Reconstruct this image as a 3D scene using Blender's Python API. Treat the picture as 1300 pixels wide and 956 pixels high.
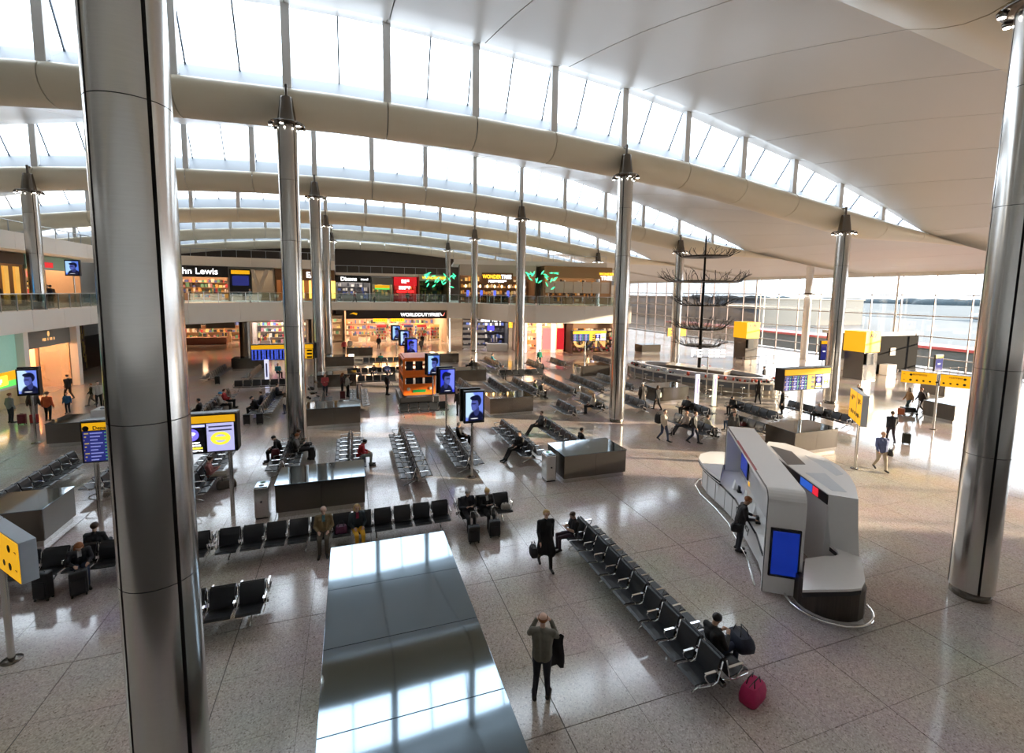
import bpy, bmesh, math, random
import numpy as np
from mathutils import Vector, Matrix

random.seed(7)
S = bpy.context.scene
for o in list(bpy.data.objects):
    bpy.data.objects.remove(o)
COL = S.collection
PI = math.pi

# ------------------------------------------------------------------ camera
EYE = Vector((0.0, 0.0, 7.9))
cam = bpy.data.cameras.new('camera')
cam.sensor_width = 36.0
cam.sensor_fit = 'HORIZONTAL'
cam.lens = 595.0 / 1300.0 * 36.0
cam.shift_y = -44.5 / 1300.0
cam.clip_start, cam.clip_end = 0.1, 3000.0
co = bpy.data.objects.new('camera', cam)
COL.objects.link(co)
Rm = np.array([[0.94592908, -0.01965929, 0.32377721],
               [-0.32404831, -0.10195666, 0.94053045],
               [0.01452108, -0.99459457, -0.10281433]])
cm = Matrix.Identity(4)
for i in range(3):
    cm[i][0], cm[i][1], cm[i][2] = Rm[i, 0], -Rm[i, 1], -Rm[i, 2]
    cm[i][3] = EYE[i]
co.matrix_world = cm
S.camera = co

# ------------------------------------------------------------------ light
SKY_STRENGTH = 2.6
SUN_STRENGTH = 7.5
S.view_settings.view_transform = 'Standard'
S.view_settings.look = 'None'
S.view_settings.gamma = 1.0
S.view_settings.exposure = 1.42
S.view_settings.use_curve_mapping = False
w = bpy.data.worlds.new('sky')
S.world = w
w.use_nodes = True
bg = w.node_tree.nodes['Background']
bg.inputs['Color'].default_value = (0.80, 0.90, 1.0, 1)
bg.inputs['Strength'].default_value = SKY_STRENGTH
sun = bpy.data.lights.new('sun', 'SUN')
sun.energy = SUN_STRENGTH
sun.angle = 0.012
sun.color = (1.0, 0.80, 0.56)
so = bpy.data.objects.new('sun', sun)
COL.objects.link(so)
so.location = (90, -40, 30)
SUN_DIR = Vector((0.90, -0.42, 0.15)).normalized()
so.rotation_euler = SUN_DIR.to_track_quat('Z', 'Y').to_euler()

# ------------------------------------------------------------------ materials
MATS = {}


def rgb(c):
    if isinstance(c, str):
        c = c.lstrip('#')
        c = [int(c[i:i + 2], 16) / 255 for i in (0, 2, 4)]
        c = [v / 12.92 if v <= 0.04045 else ((v + 0.055) / 1.055) ** 2.4 for v in c]
    return (c[0], c[1], c[2], 1.0)


def mat(name, col, rough=0.5, metal=0.0, var=0.06, scale=8.0, emit=0.0, bump=0.0, stretch=None, coat=0.0, spec=None):
    """principled material whose colour is broken up by object-space noise"""
    if name in MATS:
        return MATS[name]
    m = bpy.data.materials.new(name)
    m.use_nodes = True
    nt = m.node_tree
    b = nt.nodes['Principled BSDF']
    c = rgb(col)
    b.inputs['Roughness'].default_value = rough
    b.inputs['Metallic'].default_value = metal
    if coat:
        b.inputs['Coat Weight'].default_value = coat
        b.inputs['Coat Roughness'].default_value = 0.05
    if spec is not None:
        b.inputs['Specular IOR Level'].default_value = spec
    tc = nt.nodes.new('ShaderNodeTexCoord')
    mp = nt.nodes.new('ShaderNodeMapping')
    if stretch:
        mp.inputs['Scale'].default_value = stretch
    nz = nt.nodes.new('ShaderNodeTexNoise')
    nz.inputs['Scale'].default_value = scale
    nz.inputs['Detail'].default_value = 3.0
    nt.links.new(tc.outputs['Object'], mp.inputs['Vector'])
    nt.links.new(mp.outputs['Vector'], nz.inputs['Vector'])
    mx = nt.nodes.new('ShaderNodeMix')
    mx.data_type = 'RGBA'
    lo = [max(0, v * (1 - var)) for v in c[:3]] + [1]
    hi = [min(1, v * (1 + var)) for v in c[:3]] + [1]
    mx.inputs['A'].default_value = lo
    mx.inputs['B'].default_value = hi
    nt.links.new(nz.outputs['Fac'], mx.inputs['Factor'])
    nt.links.new(mx.outputs['Result'], b.inputs['Base Color'])
    if emit:
        nt.links.new(mx.outputs['Result'], b.inputs['Emission Color'])
        b.inputs['Emission Strength'].default_value = emit
    if bump:
        bp = nt.nodes.new('ShaderNodeBump')
        bp.inputs['Strength'].default_value = bump
        bp.inputs['Distance'].default_value = 0.01
        nt.links.new(nz.outputs['Fac'], bp.inputs['Height'])
        nt.links.new(bp.outputs['Normal'], b.inputs['Normal'])
    MATS[name] = m
    return m


def glass(name, tint=(0.95, 0.98, 1.0), gloss=0.06):
    if name in MATS:
        return MATS[name]
    m = bpy.data.materials.new(name)
    m.use_nodes = True
    nt = m.node_tree
    nt.nodes.clear()
    out = nt.nodes.new('ShaderNodeOutputMaterial')
    tr = nt.nodes.new('ShaderNodeBsdfTransparent')
    tr.inputs['Color'].default_value = (*tint, 1)
    gl = nt.nodes.new('ShaderNodeBsdfGlossy')
    gl.inputs['Roughness'].default_value = 0.02
    lw = nt.nodes.new('ShaderNodeFresnel')
    lw.inputs['IOR'].default_value = 1.45
    mp = nt.nodes.new('ShaderNodeMath')
    mp.operation = 'MULTIPLY_ADD'
    mp.inputs[1].default_value = 0.8
    mp.inputs[2].default_value = gloss * 0.3
    nt.links.new(lw.outputs[0], mp.inputs[0])
    mx = nt.nodes.new('ShaderNodeMixShader')
    nt.links.new(mp.outputs[0], mx.inputs[0])
    nt.links.new(tr.outputs[0], mx.inputs[1])
    nt.links.new(gl.outputs[0], mx.inputs[2])
    nt.links.new(mx.outputs[0], out.inputs[0])
    MATS[name] = m
    return m


def terrazzo(name):
    m = bpy.data.materials.new(name)
    m.use_nodes = True
    nt = m.node_tree
    b = nt.nodes['Principled BSDF']
    tc = nt.nodes.new('ShaderNodeTexCoord')
    geo = nt.nodes.new('ShaderNodeNewGeometry')
    v = nt.nodes.new('ShaderNodeTexVoronoi')
    v.inputs['Scale'].default_value = 42.0
    nt.links.new(geo.outputs['Position'], v.inputs['Vector'])
    r = nt.nodes.new('ShaderNodeValToRGB')
    e = r.color_ramp.elements
    e[0].position, e[0].color = 0.0, (0.24, 0.19, 0.17, 1)
    e[1].position, e[1].color = 1.0, (0.90, 0.81, 0.76, 1)
    a = r.color_ramp.elements.new(0.25)
    a.color = (0.56, 0.48, 0.44, 1)
    a = r.color_ramp.elements.new(0.75)
    a.color = (0.72, 0.63, 0.585, 1)
    nt.links.new(v.outputs['Color'], r.inputs['Fac'])
    n2 = nt.nodes.new('ShaderNodeTexNoise')
    n2.inputs['Scale'].default_value = 0.35
    n2.inputs['Detail'].default_value = 4
    nt.links.new(geo.outputs['Position'], n2.inputs['Vector'])
    mx = nt.nodes.new('ShaderNodeMix')
    mx.data_type = 'RGBA'
    mx.blend_type = 'MULTIPLY'
    mx.inputs['Factor'].default_value = 0.35
    nt.links.new(r.outputs['Color'], mx.inputs['A'])
    nt.links.new(n2.outputs['Color'], mx.inputs['B'])
    n2.inputs['Roughness'].default_value = 0.6
    hs = nt.nodes.new('ShaderNodeHueSaturation')
    hs.inputs['Saturation'].default_value = 1.05
    hs.inputs['Value'].default_value = 0.92
    nt.links.new(mx.outputs['Result'], hs.inputs['Color'])
    nt.links.new(hs.outputs['Color'], b.inputs['Base Color'])
    b.inputs['Roughness'].default_value = 0.10
    b.inputs['Specular IOR Level'].default_value = 0.75
    n3 = nt.nodes.new('ShaderNodeTexNoise')
    n3.inputs['Scale'].default_value = 1.3
    nt.links.new(geo.outputs['Position'], n3.inputs['Vector'])
    mr = nt.nodes.new('ShaderNodeMapRange')
    mr.inputs['To Min'].default_value = 0.06
    mr.inputs['To Max'].default_value = 0.17
    nt.links.new(n3.outputs['Fac'], mr.inputs['Value'])
    nt.links.new(mr.outputs['Result'], b.inputs['Roughness'])
    return m


def screen_portrait(name, flip=1.0, tone=(0.10, 0.16, 0.75), strength=0.42):
    """flat print: a blue lit advert with a dark head-and-shoulders shape (x across 0..1, z up 0..1 in generated space)"""
    m = bpy.data.materials.new(name)
    m.use_nodes = True
    nt = m.node_tree
    b = nt.nodes['Principled BSDF']
    tc = nt.nodes.new('ShaderNodeTexCoord')
    sp = nt.nodes.new('ShaderNodeSeparateXYZ')
    nt.links.new(tc.outputs['UV'], sp.inputs[0])

    def blob(cx, cy, rx, ry):
        outs = []
        for ax, c, r in ((0, cx, rx), (1, cy, ry)):
            s = nt.nodes.new('ShaderNodeMath'); s.operation = 'SUBTRACT'; s.inputs[1].default_value = c
            nt.links.new(sp.outputs[ax], s.inputs[0])
            d = nt.nodes.new('ShaderNodeMath'); d.operation = 'DIVIDE'; d.inputs[1].default_value = r
            nt.links.new(s.outputs[0], d.inputs[0])
            q = nt.nodes.new('ShaderNodeMath'); q.operation = 'MULTIPLY'
            nt.links.new(d.outputs[0], q.inputs[0]); nt.links.new(d.outputs[0], q.inputs[1])
            outs.append(q)
        a = nt.nodes.new('ShaderNodeMath'); a.operation = 'ADD'
        nt.links.new(outs[0].outputs[0], a.inputs[0]); nt.links.new(outs[1].outputs[0], a.inputs[1])
        l = nt.nodes.new('ShaderNodeMapRange')
        l.inputs['From Min'].default_value = 0.8; l.inputs['From Max'].default_value = 1.1
        l.inputs['To Min'].default_value = 1.0; l.inputs['To Max'].default_value = 0.0
        nt.links.new(a.outputs[0], l.inputs['Value'])
        return l.outputs['Result']

    def over(base, fac, col):
        mx = nt.nodes.new('ShaderNodeMix'); mx.data_type = 'RGBA'
        nt.links.new(fac, mx.inputs['Factor'])
        if isinstance(base, tuple):
            mx.inputs['A'].default_value = (*base, 1)
        else:
            nt.links.new(base, mx.inputs['A'])
        mx.inputs['B'].default_value = (*col, 1)
        return mx.outputs['Result']
    f = flip
    u = lambda x: 0.5 + f * (x - 0.5)
    bgc = tone
    c = over(bgc, blob(u(0.15), 0.6, 0.45, 0.5), tuple(min(1, t * 2.6 + 0.12) for t in tone))
    c = over(c, blob(u(0.62), 0.02, 0.50, 0.36), (0.004, 0.006, 0.03))
    c = over(c, blob(u(0.62), 0.36, 0.17, 0.20), (0.03, 0.04, 0.16))
    c = over(c, blob(u(0.62), 0.70, 0.29, 0.22), (0.004, 0.006, 0.03))
    c = over(c, blob(u(0.52), 0.57, 0.22, 0.20), (0.07, 0.09, 0.34))
    c = over(c, blob(u(0.46), 0.45, 0.13, 0.11), (0.09, 0.12, 0.42))
    c = over(c, blob(u(0.46), 0.60, 0.15, 0.022), (0.01, 0.012, 0.06))
    c = over(c, blob(u(0.54), 0.80, 0.30, 0.09), (0.004, 0.006, 0.03))
    c = over(c, blob(0.5, 0.07, 0.22, 0.018), (0.75, 0.75, 0.8))
    nt.links.new(c, b.inputs['Emission Color'])
    b.inputs['Emission Strength'].default_value = strength
    b.inputs['Base Color'].default_value = (0.01, 0.01, 0.012, 1)
    b.inputs['Roughness'].default_value = 0.15
    return m


STEEL = mat('brushed_steel', (0.66, 0.64, 0.61), 0.20, 1.0, 0.08, 3.0, stretch=(1, 1, 30))
STEELD = mat('dark_steel', (0.19, 0.17, 0.15), 0.26, 1.0, 0.10, 3.0, stretch=(30, 30, 1))
STEELTOP = mat('polished_steel_top', (0.20, 0.25, 0.29), 0.05, 1.0, 0.04, 2.0)
CHROME = mat('chrome', (0.78, 0.78, 0.78), 0.08, 1.0, 0.02)
SLOT = mat('black_slot', (0.012, 0.012, 0.013), 0.6)
CEIL = mat('ceiling_white', (0.74, 0.715, 0.665), 0.38, 0, 0.015, 0.6)
RIBM = mat('rib_cream', (0.82, 0.745, 0.585), 0.30, 0, 0.02, 0.6)
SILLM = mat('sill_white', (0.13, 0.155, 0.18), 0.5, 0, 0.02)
POSTM = mat('post_white', (0.85, 0.845, 0.83), 0.4, 0, 0.02)
MULL = mat('mullion_grey', (0.10, 0.12, 0.15), 0.4, 0.3)
ROOFOUT = mat('roof_outer', (0.25, 0.25, 0.26), 0.7)
GLASSR = glass('roof_glass', (0.97, 0.985, 1.0))
GLASSW = glass('wall_glass', (0.96, 0.98, 0.98))
GLASSB = glass('balustrade_glass', (0.80, 0.90, 0.86), 0.2)
WHITE = mat('white_gloss', (0.90, 0.89, 0.89), 0.18, 0, 0.015)
WALLW = mat('fascia_white', (0.93, 0.89, 0.83), 0.45, 0, 0.03, 0.8)
BLACK = mat('black_satin', (0.013, 0.013, 0.015), 0.35)
LEATHER = mat('black_leather', (0.018, 0.020, 0.024), 0.32, 0, 0.15, 20, bump=0.15)
YELLOW = mat('sign_yellow', (0.95, 0.48, 0.008), 0.5, 0, 0.03, emit=0.26)
DARKWALL = mat('dark_wall', (0.075, 0.058, 0.048), 0.7, 0, 0.1)
LAMP = mat('lamp_white', (1.0, 0.95, 0.88), 0.4, 0, 0.0, emit=14.0)
LAMPW = mat('lamp_warm', (1.0, 0.72, 0.45), 0.4, 0, 0.0, emit=9.0)
BLUESCR = mat('screen_blue', (0.003, 0.022, 0.26), 0.2, 0, 0.25, 1.5, emit=0.30)
TEXTW = mat('text_white', (0.9, 0.9, 0.9), 0.4, 0, 0.0, emit=1.2)
TEXTK = mat('text_black', (0.01, 0.01, 0.012), 0.5)
GREYB = mat('grey_blue_board', (0.36, 0.40, 0.46), 0.5)
RUBBER = mat('rubber', (0.01, 0.01, 0.01), 0.7)

# ------------------------------------------------------------------ mesh helpers


class MB:
    def __init__(self):
        self.v, self.f, self.mi, self.sm, self.uv = [], [], [], [], {}
        self.cur = 0

    def add(self, vs, fs, smooth=False, M=None):
        n = len(self.v)
        for p in vs:
            self.v.append(tuple(M @ Vector(p)) if M is not None else tuple(p))
        for f in fs:
            self.f.append([n + i for i in f])
            self.mi.append(self.cur)
            self.sm.append(smooth)
        return self

    def box(self, x0, x1, y0, y1, z0, z1, M=None):
        vs = [(x, y, z) for z in (z0, z1) for y in (y0, y1) for x in (x0, x1)]
        return self.add(vs, [(0, 2, 3, 1), (4, 5, 7, 6), (0, 1, 5, 4), (2, 6, 7, 3), (0, 4, 6, 2), (1, 3, 7, 5)], False, M)

    def cbox(self, x0, x1, y0, y1, z0, z1, b=0.02, M=None):
        """box with chamfered edges"""
        bm = bmesh.new()
        bmesh.ops.create_cube(bm, size=1.0)
        for q in bm.verts:
            q.co = Vector(((x0 + x1) / 2 + q.co.x * (x1 - x0), (y0 + y1) / 2 + q.co.y * (y1 - y0), (z0 + z1) / 2 + q.co.z * (z1 - z0)))
        bmesh.ops.bevel(bm, geom=list(bm.edges), offset=b, segments=2, affect='EDGES', profile=0.5)
        bm.verts.ensure_lookup_table()
        vs = [tuple(q.co) for q in bm.verts]
        fs = [[q.index for q in f.verts] for f in bm.faces]
        bm.free()
        return self.add(vs, fs, False, M)

    def prism(self, poly, z0, z1, M=None, smooth=False, cap=True):
        n = len(poly)
        vs = [(x, y, z0) for x, y in poly] + [(x, y, z1) for x, y in poly]
        fs = [(i, (i + 1) % n, n + (i + 1) % n, n + i) for i in range(n)]
        self.add(vs, fs, smooth, M)
        if cap:
            self.add([(x, y, z1) for x, y in poly], [tuple(range(n))], False, M)
            self.add([(x, y, z0) for x, y in poly], [tuple(range(n - 1, -1, -1))], False, M)
        return self

    def lathe(self, prof, seg=24, M=None, a0=0.0, a1=2 * PI, smooth=True, c=(0, 0)):
        full = abs(a1 - a0 - 2 * PI) < 1e-6
        m = seg if full else seg + 1
        vs, fs = [], []
        for r, z in prof:
            for i in range(m):
                a = a0 + (a1 - a0) * i / seg
                vs.append((c[0] + r * math.cos(a), c[1] + r * math.sin(a), z))
        for j in range(len(prof) - 1):
            for i in range(seg):
                k = (i + 1) % m
                fs.append((j * m + i, j * m + k, (j + 1) * m + k, (j + 1) * m + i))
        return self.add(vs, fs, smooth, M)

    def cyl(self, r, z0, z1, c=(0, 0), seg=16, M=None):
        self.lathe([(r, z0), (r, z1)], seg, M, c=c)
        ring = [(c[0] + r * math.cos(2 * PI * i / seg), c[1] + r * math.sin(2 * PI * i / seg)) for i in range(seg)]
        self.add([(x, y, z1) for x, y in ring], [tuple(range(seg))], False, M)
        self.add([(x, y, z0) for x, y in ring], [tuple(range(seg - 1, -1, -1))], False, M)
        return self

    def tube(self, pts, r, seg=8, M=None, radii=None, closed=False):
        P = [Vector(p) for p in pts]
        n = len(P)
        vs, fs = [], []
        up = None
        for i in range(n):
            if closed:
                t = (P[(i + 1) % n] - P[i - 1])
            else:
                t = P[min(i + 1, n - 1)] - P[max(i - 1, 0)]
            t = t.normalized()
            if up is None:
                up = t.orthogonal().normalized()
            u = (up - t * up.dot(t))
            if u.length < 1e-4:
                u = t.orthogonal()
            u = u.normalized()
            up = u
            vv = t.cross(u)
            rr = radii[i] if radii else r
            for k in range(seg):
                a = 2 * PI * k / seg
                vs.append(tuple(P[i] + u * (rr * math.cos(a)) + vv * (rr * math.sin(a))))
        rng = n if closed else n - 1
        for i in range(rng):
            j = (i + 1) % n
            for k in range(seg):
                l = (k + 1) % seg
                fs.append((i * seg + k, i * seg + l, j * seg + l, j * seg + k))
        if not closed:
            fs.append(tuple(range(seg - 1, -1, -1)))
            fs.append(tuple((n - 1) * seg + k for k in range(seg)))
        return self.add(vs, fs, True, M)

    def ell(self, c, r, seg=12, rings=8, M=None):
        vs, fs = [], []
        for j in range(rings + 1):
            th = PI * j / rings
            for i in range(seg):
                a = 2 * PI * i / seg
                vs.append((c[0] + r[0] * math.sin(th) * math.cos(a), c[1] + r[1] * math.sin(th) * math.sin(a), c[2] - r[2] * math.cos(th)))
        for j in range(rings):
            for i in range(seg):
                k = (i + 1) % seg
                fs.append((j * seg + i, j * seg + k, (j + 1) * seg + k, (j + 1) * seg + i))
        return self.add(vs, fs, True, M)

    def quad(self, a, b, c, d, M=None):
        """one face with 0..1 uv"""
        self.uv[len(self.f)] = [(0, 0), (1, 0), (1, 1), (0, 1)]
        return self.add([a, b, c, d], [(0, 1, 2, 3)], False, M)

    def mesh(self, name, mats):
        me = bpy.data.meshes.new(name)
        me.from_pydata(self.v, [], self.f)
        if not isinstance(mats, (list, tuple)):
            mats = [mats]
        for m in mats:
            me.materials.append(m)
        me.polygons.foreach_set('material_index', self.mi)
        me.polygons.foreach_set('use_smooth', self.sm)
        if self.uv:
            ul = me.uv_layers.new(name='uv')
            for fi, q in self.uv.items():
                for li, uvc in zip(me.polygons[fi].loop_indices, q):
                    ul.data[li].uv = uvc
        me.update()
        return me

    def build(self, name, mats, parent=None, loc=None, rz=0.0):
        return put(name, self.mesh(name, mats), parent, loc, rz)


def put(name, me, parent=None, loc=None, rz=0.0):
    o = bpy.data.objects.new(name, me)
    COL.objects.link(o)
    if parent is not None:
        o.parent = parent
    if loc is not None:
        o.location = loc
    if rz:
        o.rotation_euler = (0, 0, rz)
    return o


def tag(o, label=None, cat=None, group=None, kind=None):
    if label: o['label'] = label
    if cat: o['category'] = cat
    if group: o['group'] = group
    if kind: o['kind'] = kind
    return o


def thing(name, label, cat, loc=(0, 0, 0), rz=0.0, group=None, kind=None):
    o = bpy.data.objects.new(name, None)
    o.empty_display_size = 0.2
    COL.objects.link(o)
    o.location = loc
    o.rotation_euler = (0, 0, rz)
    return tag(o, label, cat, group, kind)


def struct(name, me, parent=None):
    o = put(name, me, parent)
    if parent is None:
        o['kind'] = 'structure'
    return o


def copy_tree(o, parent=None):
    c = o.copy()
    COL.objects.link(c)
    c.parent = parent
    for ch in list(o.children):
        copy_tree(ch, c)
    return c


def Rz(a, loc=(0, 0, 0)):
    return Matrix.Translation(loc) @ Matrix.Rotation(a, 4, 'Z')


FONTCACHE = {}


def text_mesh(txt, size, mt, bold=0.0, ext=0.004, align='CENTER'):
    cu = bpy.data.curves.new('lettering', 'FONT')
    cu.body = txt
    cu.size = size
    cu.extrude = ext
    cu.offset = bold
    cu.align_x = align
    cu.align_y = 'CENTER'
    cu.resolution_u = 3
    o = bpy.data.objects.new('lettering', cu)
    COL.objects.link(o)
    dg = bpy.context.evaluated_depsgraph_get()
    me = bpy.data.meshes.new_from_object(o.evaluated_get(dg))
    bpy.data.objects.remove(o)
    bpy.data.curves.remove(cu)
    me.materials.clear()
    me.materials.append(mt)
    return me


def lettering(name, txt, size, mt, parent, loc, rot, bold=0.0, align='CENTER', sx=1.0):
    o = put(name, text_mesh(txt, size, mt, bold, align=align), parent)
    o.location = loc
    o.rotation_euler = rot
    o.scale = (sx, 1, 1)
    return o


def scribble(name, n, h, mt, parent, loc, rot, seed=1, wd=None):
    """lettering that cannot be read in the photograph: a row of n blurred strokes of height h"""
    r = random.Random(seed)
    mb = MB()
    w_ = wd / n if wd else h * 0.75
    x = -n * w_ / 2
    for i in range(n):
        if r.random() < 0.12 and 0 < i < n - 1:
            x += w_
            continue
        k = r.randrange(3)
        a, b = x + 0.08 * w_, x + 0.86 * w_
        if k != 1:
            mb.box(a, a + 0.26 * w_, -h / 2, h / 2, 0, 0.006)
        if k == 2:
            mb.box(b - 0.26 * w_, b, -h / 2, h / 2 * r.uniform(0.2, 1), 0, 0.006)
        for zz in ((-0.5, -0.28), (-0.1, 0.12), (0.28, 0.5))[r.randrange(2):]:
            mb.box(a, b, zz[0] * h, zz[1] * h, 0.001, 0.007)
        x += w_
    o = mb.build(name, mt, parent)
    o.location = loc
    o.rotation_euler = rot
    o['kind'] = 'stuff'
    return o


def interp(x, xs, ys):
    return float(np.interp(x, xs, ys))

# ================================================================== floor
TERR = terrazzo('polished_terrazzo')
JOINT = mat('joint_dark', (0.10, 0.085, 0.075), 0.5)
floor = MB().box(-46, 62, -12, 99.5, -0.30, -0.015).build('floor', JOINT)
tag(floor, 'polished speckled terrazzo floor of the departure hall', None, None, 'structure')
T = 1.545
X0, Y0 = 3.56, 11.66


def tile_mesh(n, m):
    mb = MB()
    gx, gy = 0.004, 0.004
    return mb


tiles = []
for i in range(-18, 39):
    for j in range(-6, 57):
        x0 = X0 + i * T
        y0 = Y0 + j * T
        if x0 < -24 and y0 < 18:
            continue
        gl = 0.010 if i % 2 == 0 else 0.004
        gr = 0.010 if i % 2 == 1 else 0.004
        gb = 0.009 if j % 3 == 0 else 0.004
        gt = 0.009 if j % 3 == 2 else 0.004
        if x0 + T > 62 or y0 < 3.0 and False:
            continue
        tiles.append((i, j, x0 + gl, x0 + T - gr, y0 + gb, y0 + T - gt))


def in_view(x, y):
    d = Vector((x, y, 0)) - EYE
    c = np.array(d) @ Rm
    if c[2] < 1:
        return None
    px, py = 650 + 595 * c[0] / c[2], 433.5 + 595 * c[1] / c[2]
    return (px, py, c[2])


scored = []
for t in tiles:
    p = in_view((t[2] + t[3]) / 2, (t[4] + t[5]) / 2)
    ok = p is not None and -60 < p[0] < 1360 and p[1] < 1010
    scored.append((p[2] if ok else 999, t))
scored.sort(key=lambda q: q[0])
near = [t for d, t in scored[:296] if d < 900]
rest = [t for d, t in scored[296:]] + [t for d, t in scored[:296] if d >= 900]
tmesh = {}
for t in near:
    key = (t[0] % 2, t[1] % 3)
    ox, oy = X0 + t[0] * T, Y0 + t[1] * T
    if key not in tmesh:
        mb = MB()
        mb.box(t[2] - ox, t[3] - ox, t[4] - oy, t[5] - oy, -0.016, 0.0)
        tmesh[key] = mb.mesh('floor_tile', TERR)
    put('floor_tile', tmesh[key], floor, (ox, oy, 0))
mb = MB()
for t in rest:
    mb.add([(t[2], t[4], 0), (t[3], t[4], 0), (t[3], t[5], 0), (t[2], t[5], 0)], [(0, 1, 2, 3)])
o = mb.build('floor_tile_field', TERR, floor)
o['kind'] = 'stuff'

# ================================================================== roof
UX = [0, 7, 11.6, 16.3, 21, 25.7, 30.5, 35.2, 40.1, 43.9, 50, 56, 62.5, 70]
UZ = [17.43, 17.29, 17.07, 16.71, 16.30, 15.71, 15.04, 14.37, 13.70, 13.24, 12.35, 11.6, 10.95, 10.2]
WX = [0, 2.5, 7, 11.5, 16.1, 20.8, 25.5, 30.2, 35, 40, 43.9]
WZ = [21.36, 21.32, 21.10, 20.74, 20.24, 19.52, 18.5, 17.48, 16.16, 14.63, 13.24]


def zgb(x):
    return interp(abs(x + 0.5), UX, UZ)


def ztop(x):
    u = abs(x + 0.5)
    return interp(u, WX, WZ) if u < 43.9 else zgb(x)


def wfrac(x):
    return max(0.0, min(1.0, (ztop(x) - zgb(x)) / 2.9))


def ribscale(x):
    u = abs(x + 0.5)
    return 1.0 if u < 38 else max(0.0, 1 - (u - 38) / 12.0)


RIBP = [(0.0, 0.0), (-0.22, -0.12), (-0.36, -0.36), (-0.38, -0.62), (-0.28, -0.92), (-0.05, -1.18), (0.30, -1.38), (0.75, -1.48), (1.3, -1.44), (1.9, -1.26), (2.7, -0.88)]


def rib_profile(x):
    s = ribscale(x)
    z = zgb(x)
    return [(a * s, z + b * s) for a, b in RIBP]


def sill_back(x):
    f = wfrac(x)
    return (0.05 + 1.9 * f, zgb(x) + 1.25 * f)


def ceil_profile(x):
    s = ribscale(x)
    z = zgb(x)
    a = (2.7 * s, z - 0.88 * s)
    zt = ztop(x)
    f = wfrac(x)
    d = 0.9 * f
    e = (18 - 1.7 * f, zt - d)
    pts = []
    for k in range(7):
        t = k / 6
        pts.append((a[0] + (e[0] - a[0]) * t, a[1] + (e[1] - a[1]) * t + 0.25 * math.sin(PI * t) * f))
    pts += [(18 - 0.9 * f, zt - 0.5 * d), (18 + 0.1 * f, zt - 0.13 * d), (18 + 0.7 * f, zt)]
    return pts


def skin_panel(prof, x0, x1, n=4, flange=0.12, gap=0.024):
    mb = MB()
    xs = [x0 + gap + (x1 - x0 - 2 * gap) * i / n for i in range(n + 1)]
    rows = []
    for x in xs:
        rows.append([(x, y, z) for y, z in prof(x)])
    m = len(rows[0])
    vs = [p for r in rows for p in r]
    fs = [(i * m + j, i * m + j + 1, (i + 1) * m + j + 1, (i + 1) * m + j) for i in range(n) for j in range(m - 1)]
    mb.add(vs, fs, True)
    for r, sg in ((rows[0], 1), (rows[-1], -1)):
        up = []
        for j, p in enumerate(r):
            a = Vector(r[max(j - 1, 0)]); b = Vector(r[min(j + 1, m - 1)])
            t = (b - a)
            nrm = Vector((0, -t.z, t.y))
            nrm = nrm.normalized() if nrm.length > 1e-6 else Vector((0, 0, 1))
            up.append(tuple(Vector(p) + nrm * flange))
        mb.add(list(r) + up, [(j, j + 1, m + j + 1, m + j) for j in range(m - 1)])
    return mb


XB = [-2.65 + 4.6 * i for i in range(-8, 14)] + [62.4]
meshes = {'rib': [], 'ceil': [], 'sill': [], 'post': [], 'mull': [], 'pane': []}
for a, b in zip(XB[:-1], XB[1:]):
    meshes['rib'].append(skin_panel(lambda x: rib_profile(x)[::1], a, b).mesh('rib_panel', RIBM) if ribscale(a) > 0.02 else None)
    meshes['ceil'].append(skin_panel(ceil_profile, a, b).mesh('ceiling_panel', CEIL))
    if abs(a + 0.5) < 43.9 and wfrac(a) > 0.01:
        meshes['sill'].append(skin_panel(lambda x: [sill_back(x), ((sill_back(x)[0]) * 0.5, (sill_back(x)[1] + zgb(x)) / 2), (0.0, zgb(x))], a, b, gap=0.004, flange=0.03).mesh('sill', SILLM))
    else:
        meshes['sill'].append(None)
for x in XB:
    if wfrac(x) > 0.05:
        mb = MB().cbox(x - 0.19, x + 0.19, 0.02, 0.34, zgb(x) - 0.05, ztop(x) + 0.05, 0.02)
        meshes['post'].append(mb.mesh('post', POSTM))
    else:
        meshes['post'].append(None)


def glass_pts(x):
    sb = sill_back(x)
    f = wfrac(x)
    return (x, sb[0], sb[1]), (x, 0.7 * f, ztop(x))


for x in [XB[0] + 2.3 * k for k in range(40)]:
    if wfrac(x) > 0.04:
        p, q = glass_pts(x)
        d = Vector(q) - Vector(p)
        nrm = Vector((0, d.z, -d.y)).normalized() * 0.05
        s = Vector((0.035, 0, 0))
        P, Q = Vector(p), Vector(q)
        vs = [P - s - nrm, P + s - nrm, P + s + nrm, P - s + nrm, Q - s - nrm, Q + s - nrm, Q + s + nrm, Q - s + nrm]
        mb = MB()
        mb.add([tuple(v) for v in vs], [(0, 1, 2, 3), (4, 7, 6, 5), (0, 4, 5, 1), (1, 5, 6, 2), (2, 6, 7, 3), (3, 7, 4, 0)])
        meshes['mull'].append(mb.mesh('mullion', MULL))
    else:
        meshes['mull'].append(None)
    x2 = x + 2.3
    if wfrac(x) > 0.04:
        p0, q0 = glass_pts(x)
        p1, q1 = glass_pts(x2)
        meshes['pane'].append(MB().quad(p0, p1, q1, q0).mesh('pane', GLASSR))
    else:
        meshes['pane'].append(None)
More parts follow.
